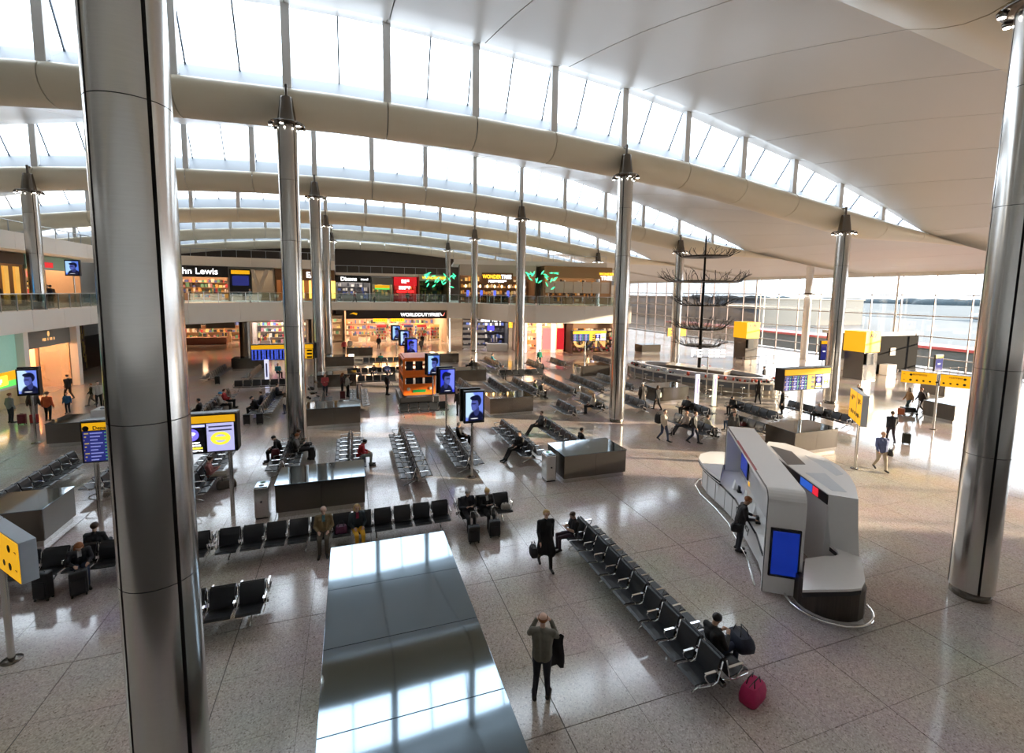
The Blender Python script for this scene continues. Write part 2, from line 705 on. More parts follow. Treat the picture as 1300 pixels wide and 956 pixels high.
# outer weathering sheet above the lining, so daylight comes in by the glazing only
mb = MB()
xs = XB[:]
rows = []
for x in xs:
    sb = sill_back(x)
    cp = ceil_profile(x)
    zz = [sb, (sb[0] + 0.4, sb[1] + 0.25), (9.0, max(sb[1], interp(9.0, [c[0] for c in cp], [c[1] for c in cp])) + 0.6), cp[-3][:1] + (cp[-3][1] + 0.7,), (cp[-1][0], cp[-1][1] + 0.06)]
    rows.append([(x, y, z) for y, z in zz])
m = len(rows[0])
mb.add([p for r in rows for p in r], [(i * m + j, i * m + j + 1, (i + 1) * m + j + 1, (i + 1) * m + j) for i in range(len(rows) - 1) for j in range(m - 1)])
outer = mb.mesh('roof_sheet', ROOFOUT)
# rib back closer (behind the bullnose, under the sill)
RIBY = [-10.5, 7.5, 25.5, 43.5, 61.5, 79.5, 97.5]
for k, yk in enumerate(RIBY):
    c = thing('ceiling', ['wave roof bay over the camera side', 'wave roof bay with broad white soffit panels in front', 'wave roof bay with the largest clerestory windows', 'wave roof bay behind the first rib',
                          'wave roof bay over the gallery edge', 'wave roof bay over the upper shops', 'last roof rib before the rear wall'][k], None, (0, yk, 0), 0, None, 'structure')
    xmin = [-26, -26, -26, -40, -50, -50, -50][k]
    for nm, key in (('rib_panel', 'rib'), ('sill', 'sill'), ('ceiling_panel', 'ceil')):
        for i, me in enumerate(meshes[key]):
            if me is None or XB[i + 1] < xmin and key != 'ceil':
                continue
            if key == 'ceil' and k == len(RIBY) - 1:
                continue
            put(nm, me, c)
    for i, me in enumerate(meshes['post']):
        if me is not None and XB[i] > xmin:
            put('post', me, c)
    for i, me in enumerate(meshes['mull']):
        x = XB[0] + 2.3 * i
        if me is not None and x > xmin:
            put('mullion', me, c)
    for i, me in enumerate(meshes['pane']):
        x = XB[0] + 2.3 * i
        if me is not None and x > xmin - 2.3:
            put('pane', me, c)
    if k < len(RIBY) - 1:
        put('roof_sheet', outer, c)

# ================================================================== columns


def column_meshes(zc, ztopc, z0=0.0):
    """zc: height of the lamp ring, ztopc: rib level"""
    r = 0.47
    d = {}
    q = PI / 2
    gap = 0.055
    mb = MB()
    zb = [z0 + 0.22] + [z for z in (3.9, 6.15, 10.2, 13.0) if z0 + 0.5 < z < zc - 1.0] + [zc]
    for a, b in zip(zb[:-1], zb[1:]):
        t0 = r - 0.03 * a / 16
        t1 = r - 0.03 * b / 16
        mb.lathe([(t0, a + 0.006), (t1, b - 0.006)], 10, None, -q / 2 + gap, q / 2 - gap)
        for s in (-1, 1):
            an = s * (q / 2 - gap)
            ca, sa = math.cos(an), math.sin(an)
            mb.add([(t0 * ca, t0 * sa, a), (t1 * ca, t1 * sa, b), ((t1 - .09) * ca, (t1 - .09) * sa, b), ((t0 - .09) * ca, (t0 - .09) * sa, a)], [(0, 1, 2, 3)])
    d['shell'] = mb.mesh('shell', STEEL)
    d['core'] = MB().cyl(r - 0.09, z0, zc + 0.02, seg=20).mesh('core', SLOT)
    d['base'] = MB().lathe([(r - 0.045, z0), (r - 0.045, z0 + 0.20), (r - 0.07, z0 + 0.22)], 32).mesh('base_ring', STEELD)
    mb = MB()
    mb.lathe([(r - 0.03, zc), (r - 0.06, zc + 0.25), (0.27, zc + 1.22), (0.27, zc + 1.28), (0.0, zc + 1.28)], 24)
    d['head'] = mb.mesh('tapered_head', STEELD)
    mb = MB()
    mb.cyl(0.07, zc + 1.25, ztopc + 0.02, seg=12)
    mb.box(-0.06, 0.06, -0.05, 0.75, ztopc - 0.14, ztopc - 0.02)
    d['pin'] = mb.mesh('pin', STEELD)
    mb = MB()
    mb.lathe([(r - 0.03, zc - 0.02), (0.72, zc + 0.02), (0.76, zc + 0.07), (0.72, zc + 0.12), (r - 0.04, zc + 0.16)], 32)
    d['ring'] = mb.mesh('lamp_ring', STEELD)
    mb = MB()
    mb.lathe([(0.0, -0.09), (0.085, -0.085), (0.105, -0.05), (0.11, 0.03), (0.05, 0.09), (0.0, 0.09)], 12)
    d['can'] = mb.mesh('spot_can', STEELD)
    d['lens'] = MB().lathe([(0.0, -0.096), (0.08, -0.094)], 12).mesh('lens', LAMP)
    return d


CM = {}
COLS = [(-2.62, 7.5, 'huge brushed steel column in front on the camera side'), (15.65, 7.2, 'steel column beside the white currency kiosk'), (-2.65, 25, 'steel column rising between two benches with seated travellers'), (15.6, 25, 'tall steel column near the middle of the hall'),
        (34, 25, 'sunlit steel column behind the flight display'), (-21.2, 43, 'steel column standing at the side gallery glass'), (-2.65, 43, 'steel column behind the one between the benches'), (15.6, 43, 'steel column among the far benches'), (34, 43, 'steel column beside the mast of the oval bar'),
        (52, 43, 'slim looking column near the glass wall'), (-2.65, 61, 'steel column at the gallery edge'), (15.6, 61, 'steel column in front of the restaurant sign'), (34, 61, 'steel column at the end of the glazed gallery'), (-21.2, 61, 'steel column inside the corner of the gallery'),
        (-2.65, 79, 'far column behind the gallery edge'), (15.6, 79, 'far column rising behind the restaurant roof'), (52, 25, 'steel column close to the gates'), (52, 7, 'steel column next to the glass wall'), (-21.2, 25, 'steel column outside the side shops'), (34, 7, 'steel column on the sunny side')]
for X, Y, lab in COLS:
    if X == 52 or (X, Y) in ((-21.2, 25), (34, 7)):
        continue
    key = round(X, 1)
    if key not in CM:
        z = zgb(X)
        CM[key] = column_meshes(z - 1.9, z - 0.05, 6.24 if X < -20 else 0.0)
    d = CM[key]
    zc = zgb(X) - 1.9
    c = thing('column', lab, None, (X, Y, 0), 0, None, 'structure')
    for i in range(4):
        put('shell', d['shell'], c, rz=i * PI / 2)
    for nm, k in (('core', 'core'), ('base_ring', 'base'), ('tapered_head', 'head'), ('pin', 'pin')):
        put(nm, d[k], c)
    rg = put('lamp_ring', d['ring'], c)
    for i in range(6):
        a = 2 * PI * i / 6 + 0.3
        cn = put('spot_can', d['can'], c, (0.70 * math.cos(a), 0.70 * math.sin(a), zc))
        put('lens', d['lens'], cn)

# ================================================================== outer walls
MULLW = mat('wall_mullion', (0.20, 0.16, 0.16), 0.4, 0.3)
TRANS = mat('transom_pale', (0.52, 0.47, 0.43), 0.45)
wr = thing('wall_right', 'tall sunny glass wall of the hall overlooking the apron', None, (62, 0, 0), 0, None, 'structure')
ym = [-10.0 + 3.4 * k + 0.3 for k in range(33)]
ZT = [0.0, 1.3, 3.66, 6.0, 8.33, 10.6]
mm = MB().cbox(-0.12, 0.10, -0.035, 0.035, 0, 10.7, 0.01).mesh('mullion', MULLW)
for y in ym:
    put('mullion', mm, wr, (0, y, 0))
for z in ZT:
    tm = MB().cbox(-0.10, 0.08, -10, 99, z - 0.06, z + 0.06, 0.015).build('transom', TRANS, wr)
for k in range(len(ym) - 1):
    y0, y1 = ym[k], ym[k + 1]
    for a, b in zip(ZT[:-1], ZT[1:]):
        MB().quad((0, y0, a), (0, y1, a), (0, y1, b), (0, y0, b)).build('pane', GLASSW, wr)
for y in ym[2::6]:
    MB().cyl(0.11, 0, 10.6, seg=10).build('wind_post', POSTM, wr, (-0.9, y, 0))
struct('trim_1', MB().box(61.7, 62.6, -12, 99.5, 10.6, 11.6).mesh('trim_1', CEIL))
struct('wall_back', MB().box(-46, 62, 99.5, 100, 0, 17).mesh('wall_back', DARKWALL))
struct('wall_left', MB().box(-46.5, -40.5, -12, 100, 0, 20).mesh('wall_left', mat('wall_left_paint', (0.5, 0.47, 0.43), 0.6)))
struct('wall_front', MB().box(-46, 62.4, -11.2, -10.7, 0, 22).mesh('wall_front', mat('wall_front_paint', (0.55, 0.53, 0.50), 0.6)))
# the gallery the photographer stands on
vg = thing('viewing_gallery', 'gallery floor on the camera side with white edge', None, (0, 0, 0), 0, None, 'structure')
MB().box(-30, 30, -10.6, -0.9, 5.9, 6.35).build('slab', WALLW, vg)

# ================================================================== gallery opposite
EDGE_L = [(-20.5, 22.0), (-20.5, 52.0)]
EDGE_C = [(-20.5, 52.0), (-15.4, 54.9), (-7.6, 62.0), (-2.6, 64.2), (12.6, 64.2), (16.5, 61.9), (18.4, 55.0), (21.0, 52.3), (33.4, 51.0)]
ZB_L, ZG_L, ZB_C, ZG_C = 4.8, 6.24, 4.3, 6.42
gal = thing('gallery', 'upper gallery floor with cream fascia around the hall', None, (0, 0, 0), 0, None, 'structure')
poly = [(-20.85, 22.0), (-20.85, 52.2), (-15.6, 55.2), (-7.75, 62.4), (-2.7, 64.6), (12.7, 64.6), (16.85, 62.15), (18.75, 55.2), (21.15, 52.7), (33.0, 51.4), (33.0, 96), (-40, 96), (-40, 22)]
MB().prism(poly[::-1], 5.5, 6.2).build('slab', WALLW, gal)


def fascia(a, b, z0, z1, n):
    a, b = Vector(a), Vector(b)
    d = (b - a)
    L = d.length
    ang = math.atan2(d.y, d.x)
    for i in range(n):
        mb = MB()
        mb.cbox(0.008, L / n - 0.008, 0.0, 0.30, z0, z1, 0.02)
        p = a + d * (i / n)
        mb.build('fascia_panel', WALLW, gal, (p.x, p.y, 0), ang)


fascia(EDGE_L[1], EDGE_L[0], ZB_L, ZG_L, 8) if False else None
# left wing faces +X: run from far to near reversed so that local +y points into the gallery
a, b = Vector(EDGE_L[0]), Vector(EDGE_L[1])
for i in range(8):
    y0 = a.y + (b.y - a.y) * i / 8
    MB().cbox(-0.30, 0.0, 0.008, (b.y - a.y) / 8 - 0.008, ZB_L, ZG_L, 0.02).build('fascia_panel', WALLW, gal, (a.x, y0, 0))
for a, b in zip(EDGE_C[:-1], EDGE_C[1:]):
    L = (Vector(b) - Vector(a)).length
    fascia(a, b, ZB_C if a[1] != b[1] else 5.42, ZG_C, max(1, round(L / 5)))

RAIL = mat('rail_steel', (0.55, 0.56, 0.57), 0.3, 1.0)


def balustrade(a, b, z, label, group='gallery balustrades'):
    a, b = Vector(a), Vector(b)
    d = b - a
    a = a + d.normalized() * 0.16
    L = d.length - 0.32
    ang = math.atan2(d.y, d.x)
    n = max(1, round(L / 1.55))
    t = thing('balustrade', label, 'railing', (a.x, a.y, z), ang, group)
    t['kind'] = 'thing'
    s = L / n
    pm = MB().box(0.03, s - 0.03, 0.12, 0.135, 0.06, 1.08).mesh('glass_panel', GLASSB)
    po = MB().box(-0.02, 0.02, 0.10, 0.17, 0.0, 1.12).mesh('post', RAIL)
    for i in range(n):
        put('glass_panel', pm, t, (i * s, 0, 0))
        put('post', po, t, (i * s, 0, 0))
    MB().tube([(0, 0.13, 1.13), (L, 0.13, 1.13)], 0.03).build('handrail', RAIL, t)
    return t


# left wing: local +y must point to -X, so walk from near to far (direction +Y has left normal -X)
balustrade((-20.5, 24), (-20.5, 52), ZG_L, 'glass balustrade along the side gallery above the shops')
labs = ['short glass balustrade in the gallery corner', 'glass balustrade below the black department store sign', 'glass balustrade at the bend by the far column', 'glass balustrade above the long black duty free sign',
        'short glass balustrade beside the restaurant column', 'glass balustrade in front of the lit restaurant', 'short glass balustrade where the gallery turns to the sun', 'sunlit glass balustrade at the end of the gallery']
for (a, b), lb in zip(zip(EDGE_C[:-1], EDGE_C[1:]), labs):
    balustrade(a, b, ZG_C, lb)

# ================================================================== outside
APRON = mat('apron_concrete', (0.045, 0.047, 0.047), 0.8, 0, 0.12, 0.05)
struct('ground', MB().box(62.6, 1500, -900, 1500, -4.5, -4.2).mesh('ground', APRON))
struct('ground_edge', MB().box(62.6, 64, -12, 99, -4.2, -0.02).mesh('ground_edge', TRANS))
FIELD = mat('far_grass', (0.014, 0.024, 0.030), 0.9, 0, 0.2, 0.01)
struct('ground_far', MB().box(330, 1480, -850, 1450, -4.2, -4.0).mesh('ground_far', FIELD))
TREE = mat('far_trees', (0.012, 0.022, 0.028), 0.9, 0, 0.3, 0.02)
mb = MB()
rr = random.Random(3)
yy = -800.0
while yy < 1400:
    wd = rr.uniform(20, 60)
    hh = rr.uniform(5, 11)
    mb.ell((1200 + rr.uniform(-40, 40), yy, -4), (30, wd, hh + 5), 10, 6)
    yy += wd * 0.9
o = mb.build('treeline', TREE)
tag(o, 'hazy line of trees far beyond the airfield', 'trees', None, 'stuff')


def far_building(label, x, y, sx, sy, h, col, nwin, floors, glassc=(0.03, 0.05, 0.07)):
    t = thing('airport_building', label, 'building', (x, y, -4.2), 0, 'buildings outside the glass wall')
    mt = mat('bld_%s' % str(col), col, 0.7)
    mb = MB()
    mb.box(0, sx, 0, sy, 0, h)
    mb.build('wall', mt, t)
    MB().box(-0.4, sx + 0.4, -0.4, sy + 0.4, h, h + 0.6).build('roof', mat('bld_roof', (0.07, 0.075, 0.08), 0.6), t)
    wm = MB().box(-0.06, 0.1, 0, sy / nwin * 0.7, 0, h / floors * 0.5).mesh('window', mat('far_window', glassc, 0.15))
    for f in range(floors):
        for i in range(nwin):
            put('window', wm, t, (0, sy / nwin * (i + 0.15), h / floors * (f + 0.28)))
    return t


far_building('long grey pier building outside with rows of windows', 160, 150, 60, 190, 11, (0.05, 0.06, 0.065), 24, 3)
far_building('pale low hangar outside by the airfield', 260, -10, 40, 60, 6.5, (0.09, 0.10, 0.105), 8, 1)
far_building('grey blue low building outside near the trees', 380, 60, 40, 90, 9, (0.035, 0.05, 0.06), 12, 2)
REDL = mat('red_band', (0.40, 0.06, 0.05), 0.5)
t = thing('service_walkway', 'low grey covered walkway with red edge outside the glass', 'walkway', (72, -20, -4.2))
MB().box(0, 4.5, 0, 115, 0, 5.6).build('wall', mat('walk_grey', (0.10, 0.105, 0.10), 0.6), t)
MB().box(-0.15, 4.7, -0.1, 115.1, 5.6, 5.95).build('red_edge', REDL, t)


def aircraft(label, x, y, rz):
    t = thing('aircraft', label, 'aircraft', (x, y, -4.2), rz)
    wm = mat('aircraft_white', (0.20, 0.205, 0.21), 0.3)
    mb = MB()
    prof = [(-18, 0.15, 3.9), (-16, 0.9, 3.6), (-12, 1.7, 3.3), (-8, 2.0, 3.2), (12, 2.0, 3.2), (15, 1.7, 3.1), (17, 1.0, 2.9), (18, 0.1, 2.8)]
    mb.tube([(p[0], 0, p[2]) for p in prof], 1, 16, None, [p[1] for p in prof])
    mb.build('fuselage', wm, t)
    for s in (-1, 1):
        MB().prism([(4, s * 1.5), (-1, s * 1.5), (-7, s * 16), (-5, s * 16)], 2.4, 2.7).build('wing', wm, t)
        MB().prism([(-13, s * 0.8), (-16, s * 0.8), (-18, s * 5.5), (-16.5, s * 5.5)], 4.2, 4.35).build('tailplane', wm, t)
        mb = MB()
        mb.tube([(0, s * 6, 1.5), (3.2, s * 6, 1.5)], 0.8, 14)
        mb.build('engine', wm, t)
    M = Matrix.Rotation(PI / 2, 4, 'X')
    MB().prism([(-12, 4.6), (-17, 4.6), (-18.5, 10.5), (-16, 10.5)], -0.15, 0.15, M).build('tail_fin', wm, t)
    for p in ((12, 0), (-1, 2.2), (-1, -2.2)):
        MB().cyl(0.5, -0.2, 0.2, seg=12, M=Matrix.Translation((p[0], p[1], 0.5)) @ Matrix.Rotation(PI / 2, 4, 'X')).build('wheel', RUBBER, t)
        MB().cyl(0.12, 0.5, 2.6, (p[0], p[1]), 8).build('strut', STEELD, t)
    return t


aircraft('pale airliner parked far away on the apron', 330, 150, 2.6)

# plain white round column by the glass wall, with a lamp collar part way up
t = thing('column', 'plain white round column with a lamp collar near the glass wall', None, (55.0, 44.4, 0), 0, None, 'structure')
MB().cyl(0.42, 0.0, zgb(55.0) + 0.3, seg=24).build('shaft', WHITE, t)
MB().lathe([(0.42, 8.3), (0.68, 8.34), (0.72, 8.40), (0.42, 8.46)], 24).build('lamp_ring', STEELD, t)
canm = MB().lathe([(0.0, -0.09), (0.085, -0.085), (0.105, -0.05), (0.11, 0.03), (0.05, 0.09), (0.0, 0.09)], 12).mesh('spot_can', STEELD)
lenm = MB().lathe([(0.0, -0.096), (0.08, -0.094)], 12).mesh('lens', LAMP)
for i in range(6):
    a = 2 * PI * i / 6
    cn = put('spot_can', canm, t, (0.66 * math.cos(a), 0.66 * math.sin(a), 8.33))
    put('lens', lenm, cn)

# ================================================================== beam seating
PITCH = 0.62


def seat_meshes():
    d = {}
    # slung seat pad, facing +x, centred on y = 0
    prof = [(0.64, 0.425), (0.60, 0.448), (0.45, 0.435), (0.28, 0.405), (0.17, 0.40)]
    mb = MB()
    w0, w1 = -0.265, 0.265
    th = 0.032

    def slab(pr, mb):
        n = len(pr)
        P = [Vector((p[0], 0, p[1])) for p in pr]
        nr = []
        for i in range(n):
            t = P[min(i + 1, n - 1)] - P[max(i - 1, 0)]
            nr.append(Vector((t.z, 0, -t.x)).normalized())
        vs = []
        for i in range(n):
            for y in (w0, w1):
                for s in (0, 1):
                    q = P[i] + nr[i] * (th * s)
                    vs.append((q.x, y, q.z))
        fs = []
        for i in range(n - 1):
            a, b = i * 4, (i + 1) * 4
            fs += [(a, a + 2, b + 2, b), (a + 1, b + 1, b + 3, a + 3), (a, b, b + 1, a + 1), (a + 2, a + 3, b + 3, b + 2)]
        fs += [(0, 1, 3, 2), ((n - 1) * 4, (n - 1) * 4 + 2, (n - 1) * 4 + 3, (n - 1) * 4 + 1)]
        mb.add(vs, fs)
    slab(prof, mb)
    d['seat'] = mb.mesh('seat', LEATHER)
    back = [(0.155, 0.44), (0.125, 0.58), (0.085, 0.72), (0.035, 0.845), (0.015, 0.86)]
    mb2 = MB()
    slab([(p[0], p[1]) for p in back], mb2)
    d['back'] = mb2.mesh('backrest', LEATHER)
    mb3 = MB()
    slab(prof, mb3)
    slab(back, mb3)
    d['sling'] = mb3.mesh('sling_seat', LEATHER)
    mb = MB()
    for s in (0,):
        mb.tube([(0.09, 0, 0.66), (0.14, 0, 0.675), (0.42, 0, 0.665), (0.47, 0, 0.64), (0.44, 0, 0.56), (0.30, 0, 0.40)], 0.016, 6)
        mb.box(0.10, 0.46, -0.024, 0.024, 0.672, 0.688)
        mb.tube([(0.045, 0, 0.84), (0.14, 0, 0.44), (0.25, 0, 0.39), (0.60, 0, 0.43)], 0.014, 6)
    d['arm'] = mb.mesh('armrest', CHROME)
    mb = MB()
    mb.tube([(0, 0, 0.34), (0, 0, 0.17)], 0.032, 8)
    for s in (-1, 1):
        mb.tube([(0, 0, 0.20), (s * 0.18, 0, 0.15), (s * 0.46, 0, 0.045)], 0.02, 8)
        mb.cyl(0.028, 0.0, 0.05, (s * 0.46, 0), 10)
    d['leg'] = mb.mesh('leg', CHROME)
    return d


SM = seat_meshes()
BEAMS = {}


def bench(x, y, n, ang, label, detail=True, sides=(1, -1), group='black beam seating'):
    """row of n seats along local y; ang turns local +x (the way side 1 faces)"""
    t = thing('beam_bench', label, 'bench', (x, y, 0), ang, group)
    L = n * PITCH
    key = (n, 'b')
    if key not in BEAMS:
        BEAMS[key] = MB().cbox(-0.05, 0.05, -L / 2 - 0.03, L / 2 + 0.03, 0.30, 0.38, 0.01).mesh('beam', STEELD)
    put('beam', BEAMS[key], t)
    nl = 2 if n <= 5 else 3 if n <= 8 else 4
    for i in range(nl):
        put('leg', SM['leg'], t, (0, -L / 2 + 0.31 + (L - 0.62) * i / (nl - 1), 0))
    for s in sides:
        rz = 0 if s == 1 else PI
        for i in range(n):
            yy = -L / 2 + PITCH * (i + 0.5)
            if detail:
                put('seat', SM['seat'], t, (0, yy, 0), rz)
                put('backrest', SM['back'], t, (0, yy, 0), rz)
            else:
                put('sling_seat', SM['sling'], t, (0, yy, 0), rz)
        for i in range(n + 1):
            if not detail and i % 2:
                continue
            put('armrest', SM['arm'], t, (0, -L / 2 + PITCH * i, 0), rz)
    return t


def rowY(x, y0, y1, label, detail=True, sides=(1, -1)):
    n = max(2, round((y1 - y0) / PITCH))
    return bench(x, (y0 + y1) / 2, n, 0, label, detail, sides)


def rowX(y, x0, x1, label, detail=True, sides=(1, -1)):
    n = max(2, round((x1 - x0) / PITCH))
    return bench((x0 + x1) / 2, y, n, -PI / 2, label, detail, sides)


rowY(6.75, 6.6, 12.8, 'long black double bench running from the coated woman to the pink bag')
rowX(15.15, -3.7, 2.9, 'long black bench with the couple in yellow and green, facing the big steel counter')
rowX(15.15, 3.3, 5.16, 'short black bench with a dark-dressed couple and two trolley cases')
rowX(12.1, -4.55, -2.07, 'black bench partly behind the huge front column')
rowX(15.35, -9.8, -5.5, 'black bench behind the yellow arrow sign with seated woman and bags')
rowX(15.15, -5.2, -4.0, 'two-seat end of the row just beside the huge column')
rowY(-11.45, 19.7, 24.7, 'black bench slanting up behind the corner steel box, nobody on it')
rowY(-9.0, 20.8, 24.6, 'black bench under the departures board, seats towards the shops')
rowY(-5.8, 19.2, 24.2, 'black bench with a woman in a checked shirt')
rowY(-2.85, 20.9, 24.6, 'black double bench at the foot of the second column, three travellers')
rowY(-0.15, 20.2, 24.5, 'black double bench with someone in red lying on it')
rowY(2.38, 18.6, 24.5, 'empty black double bench in the middle of the bright floor')
rowY(4.75, 19.1, 24.1, 'black double bench next to the nearest advert screen post')
rowY(7.9, 19.6, 24.4, 'black double bench ending at the steel bin, man in black seated')
rowY(10.4, 19.4, 24.4, 'black double bench behind the steel box with the bin')
rowY(-8.4, 31.6, 37.5, 'black bench with people in blue and red hats', False)
rowY(-5.3, 31.2, 37.3, 'black bench crowded with bags and a child in white', False)
rowX(40.5, -8.6, -4.9, 'black cross bench in front of the far departures board', False)
rowY(0.42, 31.5, 36.9, 'black double bench beside the pair of standing women', False)
rowY(-2.0, 31.3, 35.0, 'black double bench behind the red-shirted man', False)
rowX(40.4, 0.4, 3.5, 'black cross bench behind the strolling woman in black', False)
rowX(29.5, 2.7, 5.8, 'black cross bench in front of the orange model vehicle')
rowY(8.4, 32.2, 37.5, 'black bench partly behind the nearest advert screen box', False)
rowY(10.9, 31.8, 37.3, 'empty black bench behind the small steel box of the middle row', False)
rowY(12.95, 31.4, 37.2, 'black bench with a person in dark clothes, beyond the middle box', False)
rowY(15.75, 31.2, 37.1, 'black bench in the middle of the far double rows', False)
rowY(18.35, 31.5, 37.0, 'black bench left of the far bin', False)
rowY(20.95, 31.3, 37.0, 'black bench half hidden by the central column', False)
rowX(40.2, 12.5, 17.1, 'black cross bench at the foot of the far column', False)
rowY(13.1, 25.9, 28.2, 'short three seat black bench standing alone', False)
rowY(15.5, 26.4, 29.6, 'black bench with a woman in a pale coat', False)
rowY(18.36, 25.8, 29.2, 'black bench right behind the central column by the strolling couple', False)
rowY(18.4, 19.8, 23.0, 'black bench behind the two walkers', False)
rowY(21.65, 19.5, 21.8, 'black bench just behind the white kiosk roof', False)
rowY(21.2, 23.4, 25.6, 'black bench near the pale information totem', False)
rowY(24.6, 21.4, 24.9, 'black five seat bench facing the oval bar', False)
rowY(28.3, 19.2, 23.8, 'black bench in the sun behind the flight display box', False)
rowY(-11.35, 44.6, 50.2, 'far black bench with heaped bags near the shops', False)
rowY(-8.2, 44.2, 49.0, 'far black bench in front of the blue departures board', False)
rowY(11.9, 42.2, 47.0, 'far black bench behind the steel box row', False)
rowY(14.1, 44.6, 50.0, 'far black bench close to the white shop columns', False)
rowY(18.0, 42.6, 47.0, 'far black bench right of the far column', False)
rowY(21.0, 43.8, 47.6, 'far black bench before the lit shop fronts', False)
rowY(26.6, 43.6, 48.2, 'far black bench below the far yellow topped display', False)
rowX(51.2, 1.0, 4.9, 'farthest black cross bench near the duty free entrance', False)
rowX(44.6, -0.4, 4.4, 'far cross bench with people leaning back', False, (1,))

# ================================================================== steel boxes


def steel_box(x0, y0, label, w=2.95, d=1.75, h=1.2, z0=0.0):
    t = thing('steel_box', label, 'counter', (x0, y0, 0), 0, 'steel service boxes')
    MB().box(0.06, w - 0.06, 0.06, d - 0.06, 0, 0.22).build('plinth', STEEL, t)
    nx = max(2, round(w / 1.5))
    for i in range(nx):
        a, b = w * i / nx + 0.004, w * (i + 1) / nx - 0.004
        pm = MB().box(a, b, 0.0, 0.03, 0.20, h - 0.03).mesh('front_panel', STEELD)
        put('front_panel', pm, t)
        put('back_panel', MB().box(a, b, d - 0.03, d, 0.20, h - 0.03).mesh('back_panel', STEELD), t)
    for x in (0.0, w - 0.03):
        MB().box(x, x + 0.03, 0.032, d - 0.032, 0.20, h - 0.03).build('side_panel', STEELD, t)
    ny = max(1, round(d / 1.8))
    for i in range(ny):
        MB().cbox(-0.02, w + 0.02, d * i / ny - (0.02 if i == 0 else -0.005), d * (i + 1) / ny + (0.02 if i == ny - 1 else -0.005), h - 0.03, h, 0.006).build('top_plate', STEELTOP, t)
    mb = MB()
    mb.box(0.05, w - 0.05, 0.05, d - 0.05, h - 0.07, h - 0.031)
    mb.build('tray', SLOT, t)
    return t


steel_box(-0.6, 5.1, 'long steel topped counter filling the foreground', 2.93, 7.4)
steel_box(-2.6, 17.3, 'steel box behind the man in the tweed jacket')
steel_box(8.27, 17.1, 'steel box between two benches with a bin at its end')
steel_box(-11.9, 17.4, 'steel box at the picture edge beside the arrow sign')
steel_box(20.75, 16.85, 'steel box carrying the flight display post, beside the kiosk')
steel_box(-14.25, 28.5, 'steel box below the side advert screen', 5.6, 1.9)
steel_box(-2.55, 28.3, 'steel box beyond the second column')
steel_box(8.27, 28.1, 'steel box behind the nearest advert screen')
steel_box(20.75, 28.2, 'pale sunlit steel box behind the strolling couple')
steel_box(-2.65, 39.6, 'steel box behind the man in red')
steel_box(8.2, 39.2, 'far steel box behind the middle advert screens')
steel_box(20.4, 38.9, 'far sunlit steel box with a bin at its end')
steel_box(-2.75, 50.4, 'far steel box by the shops column')
steel_box(8.25, 50.5, 'far steel box in front of the striped shop')
steel_box(-0.6, 58.0, 'farthest steel box before the duty free entrance')
steel_box(36.1, 18.4, 'steel box next to the sunny right hand column')
steel_box(44.4, 23.4, 'steel box behind the yellow gate sign', 2.95, 1.75)
steel_box(-11.0, 51.0, 'dark far box behind the heaped bags')
steel_box(37.0, 53.6, 'sunlit box near the far windows')


def bin_unit(x, y, label):
    t = thing('recycling_bin', label, 'bin', (x, y, 0), 0, 'steel recycling bins')
    MB().cbox(-0.22, 0.22, -0.30, 0.30, 0.04, 1.12, 0.03).build('body', STEEL, t)
    MB().box(-0.19, 0.19, -0.27, 0.27, 0.0, 0.05).build('foot', SLOT, t)
    top = MB().cbox(-0.20, 0.20, -0.28, 0.28, 1.12, 1.15, 0.01).build('top_plate', STEELTOP, t)
    for yy, m in ((-0.14, BLACK), (0.14, mat('bin_green', (0.05, 0.30, 0.12), 0.4))):
        MB().lathe([(0.045, 1.150), (0.085, 1.158), (0.09, 1.151)], 14, c=(0, yy)).build('opening_ring', m, top)
        MB().cyl(0.045, 1.149, 1.153, (0, yy), 12).build('opening', SLOT, top)
    MB().cyl(0.035, 0, 0.012, seg=10, M=Matrix.Translation((0.0, -0.30, 0.62)) @ Matrix.Rotation(PI / 2, 4, 'X')).build('lock', SLOT, t)
    return t


bin_unit(-3.05, 17.7, 'steel recycling bin at the end of the box behind the man in tweed')
bin_unit(7.85, 17.75, 'steel recycling bin beside the bench with the man in black')
bin_unit(-3.1, 40.0, 'pale recycling bin behind the man in red')
bin_unit(19.95, 39.1, 'recycling bin at the far sunlit box')

# ================================================================== screens and signs
POR = [screen_portrait('advert_portrait', 1.0, (0.16, 0.24, 0.80)), screen_portrait('advert_portrait_b', -1.0, (0.03, 0.05, 0.75)), screen_portrait('advert_portrait_c', 1.0, (0.10, 0.20, 0.70))]


def advert(x, y, z0, z1, label, k, wd=0.88, rz=0.0, base=0.0, dx=0.0):
    t = thing('advert_screen', label, 'screen', (x, y, base), rz, 'advert screens on posts')
    MB().cyl(0.055, 0.0, z0 + 0.1 - base, seg=14).build('post', STEEL, t)
    MB().lathe([(0.0, 0.0), (0.2, 0.0), (0.2, 0.015), (0.06, 0.03)], 18).build('foot_plate', STEELD, t)
    b = MB().cbox(dx - wd / 2, dx + wd / 2, -0.14, 0.10, z0 - base, z1 - base, 0.012).build('housing', BLACK, t)
    mb = MB()
    i = 0.07
    mb.quad((dx - wd / 2 + i, -0.143, z0 - base + i * 1.6), (dx + wd / 2 - i, -0.143, z0 - base + i * 1.6), (dx + wd / 2 - i, -0.143, z1 - base - i), (dx - wd / 2 + i, -0.143, z1 - base - i))
    mb.build('display', POR[k], b)
    b2 = MB().cbox(dx - wd / 2 - 0.10, dx + wd / 2 - 0.10, 0.16, 0.34, z0 - base + 0.02, z1 - base + 0.06, 0.012).build('rear_housing', BLACK, t)
    return t


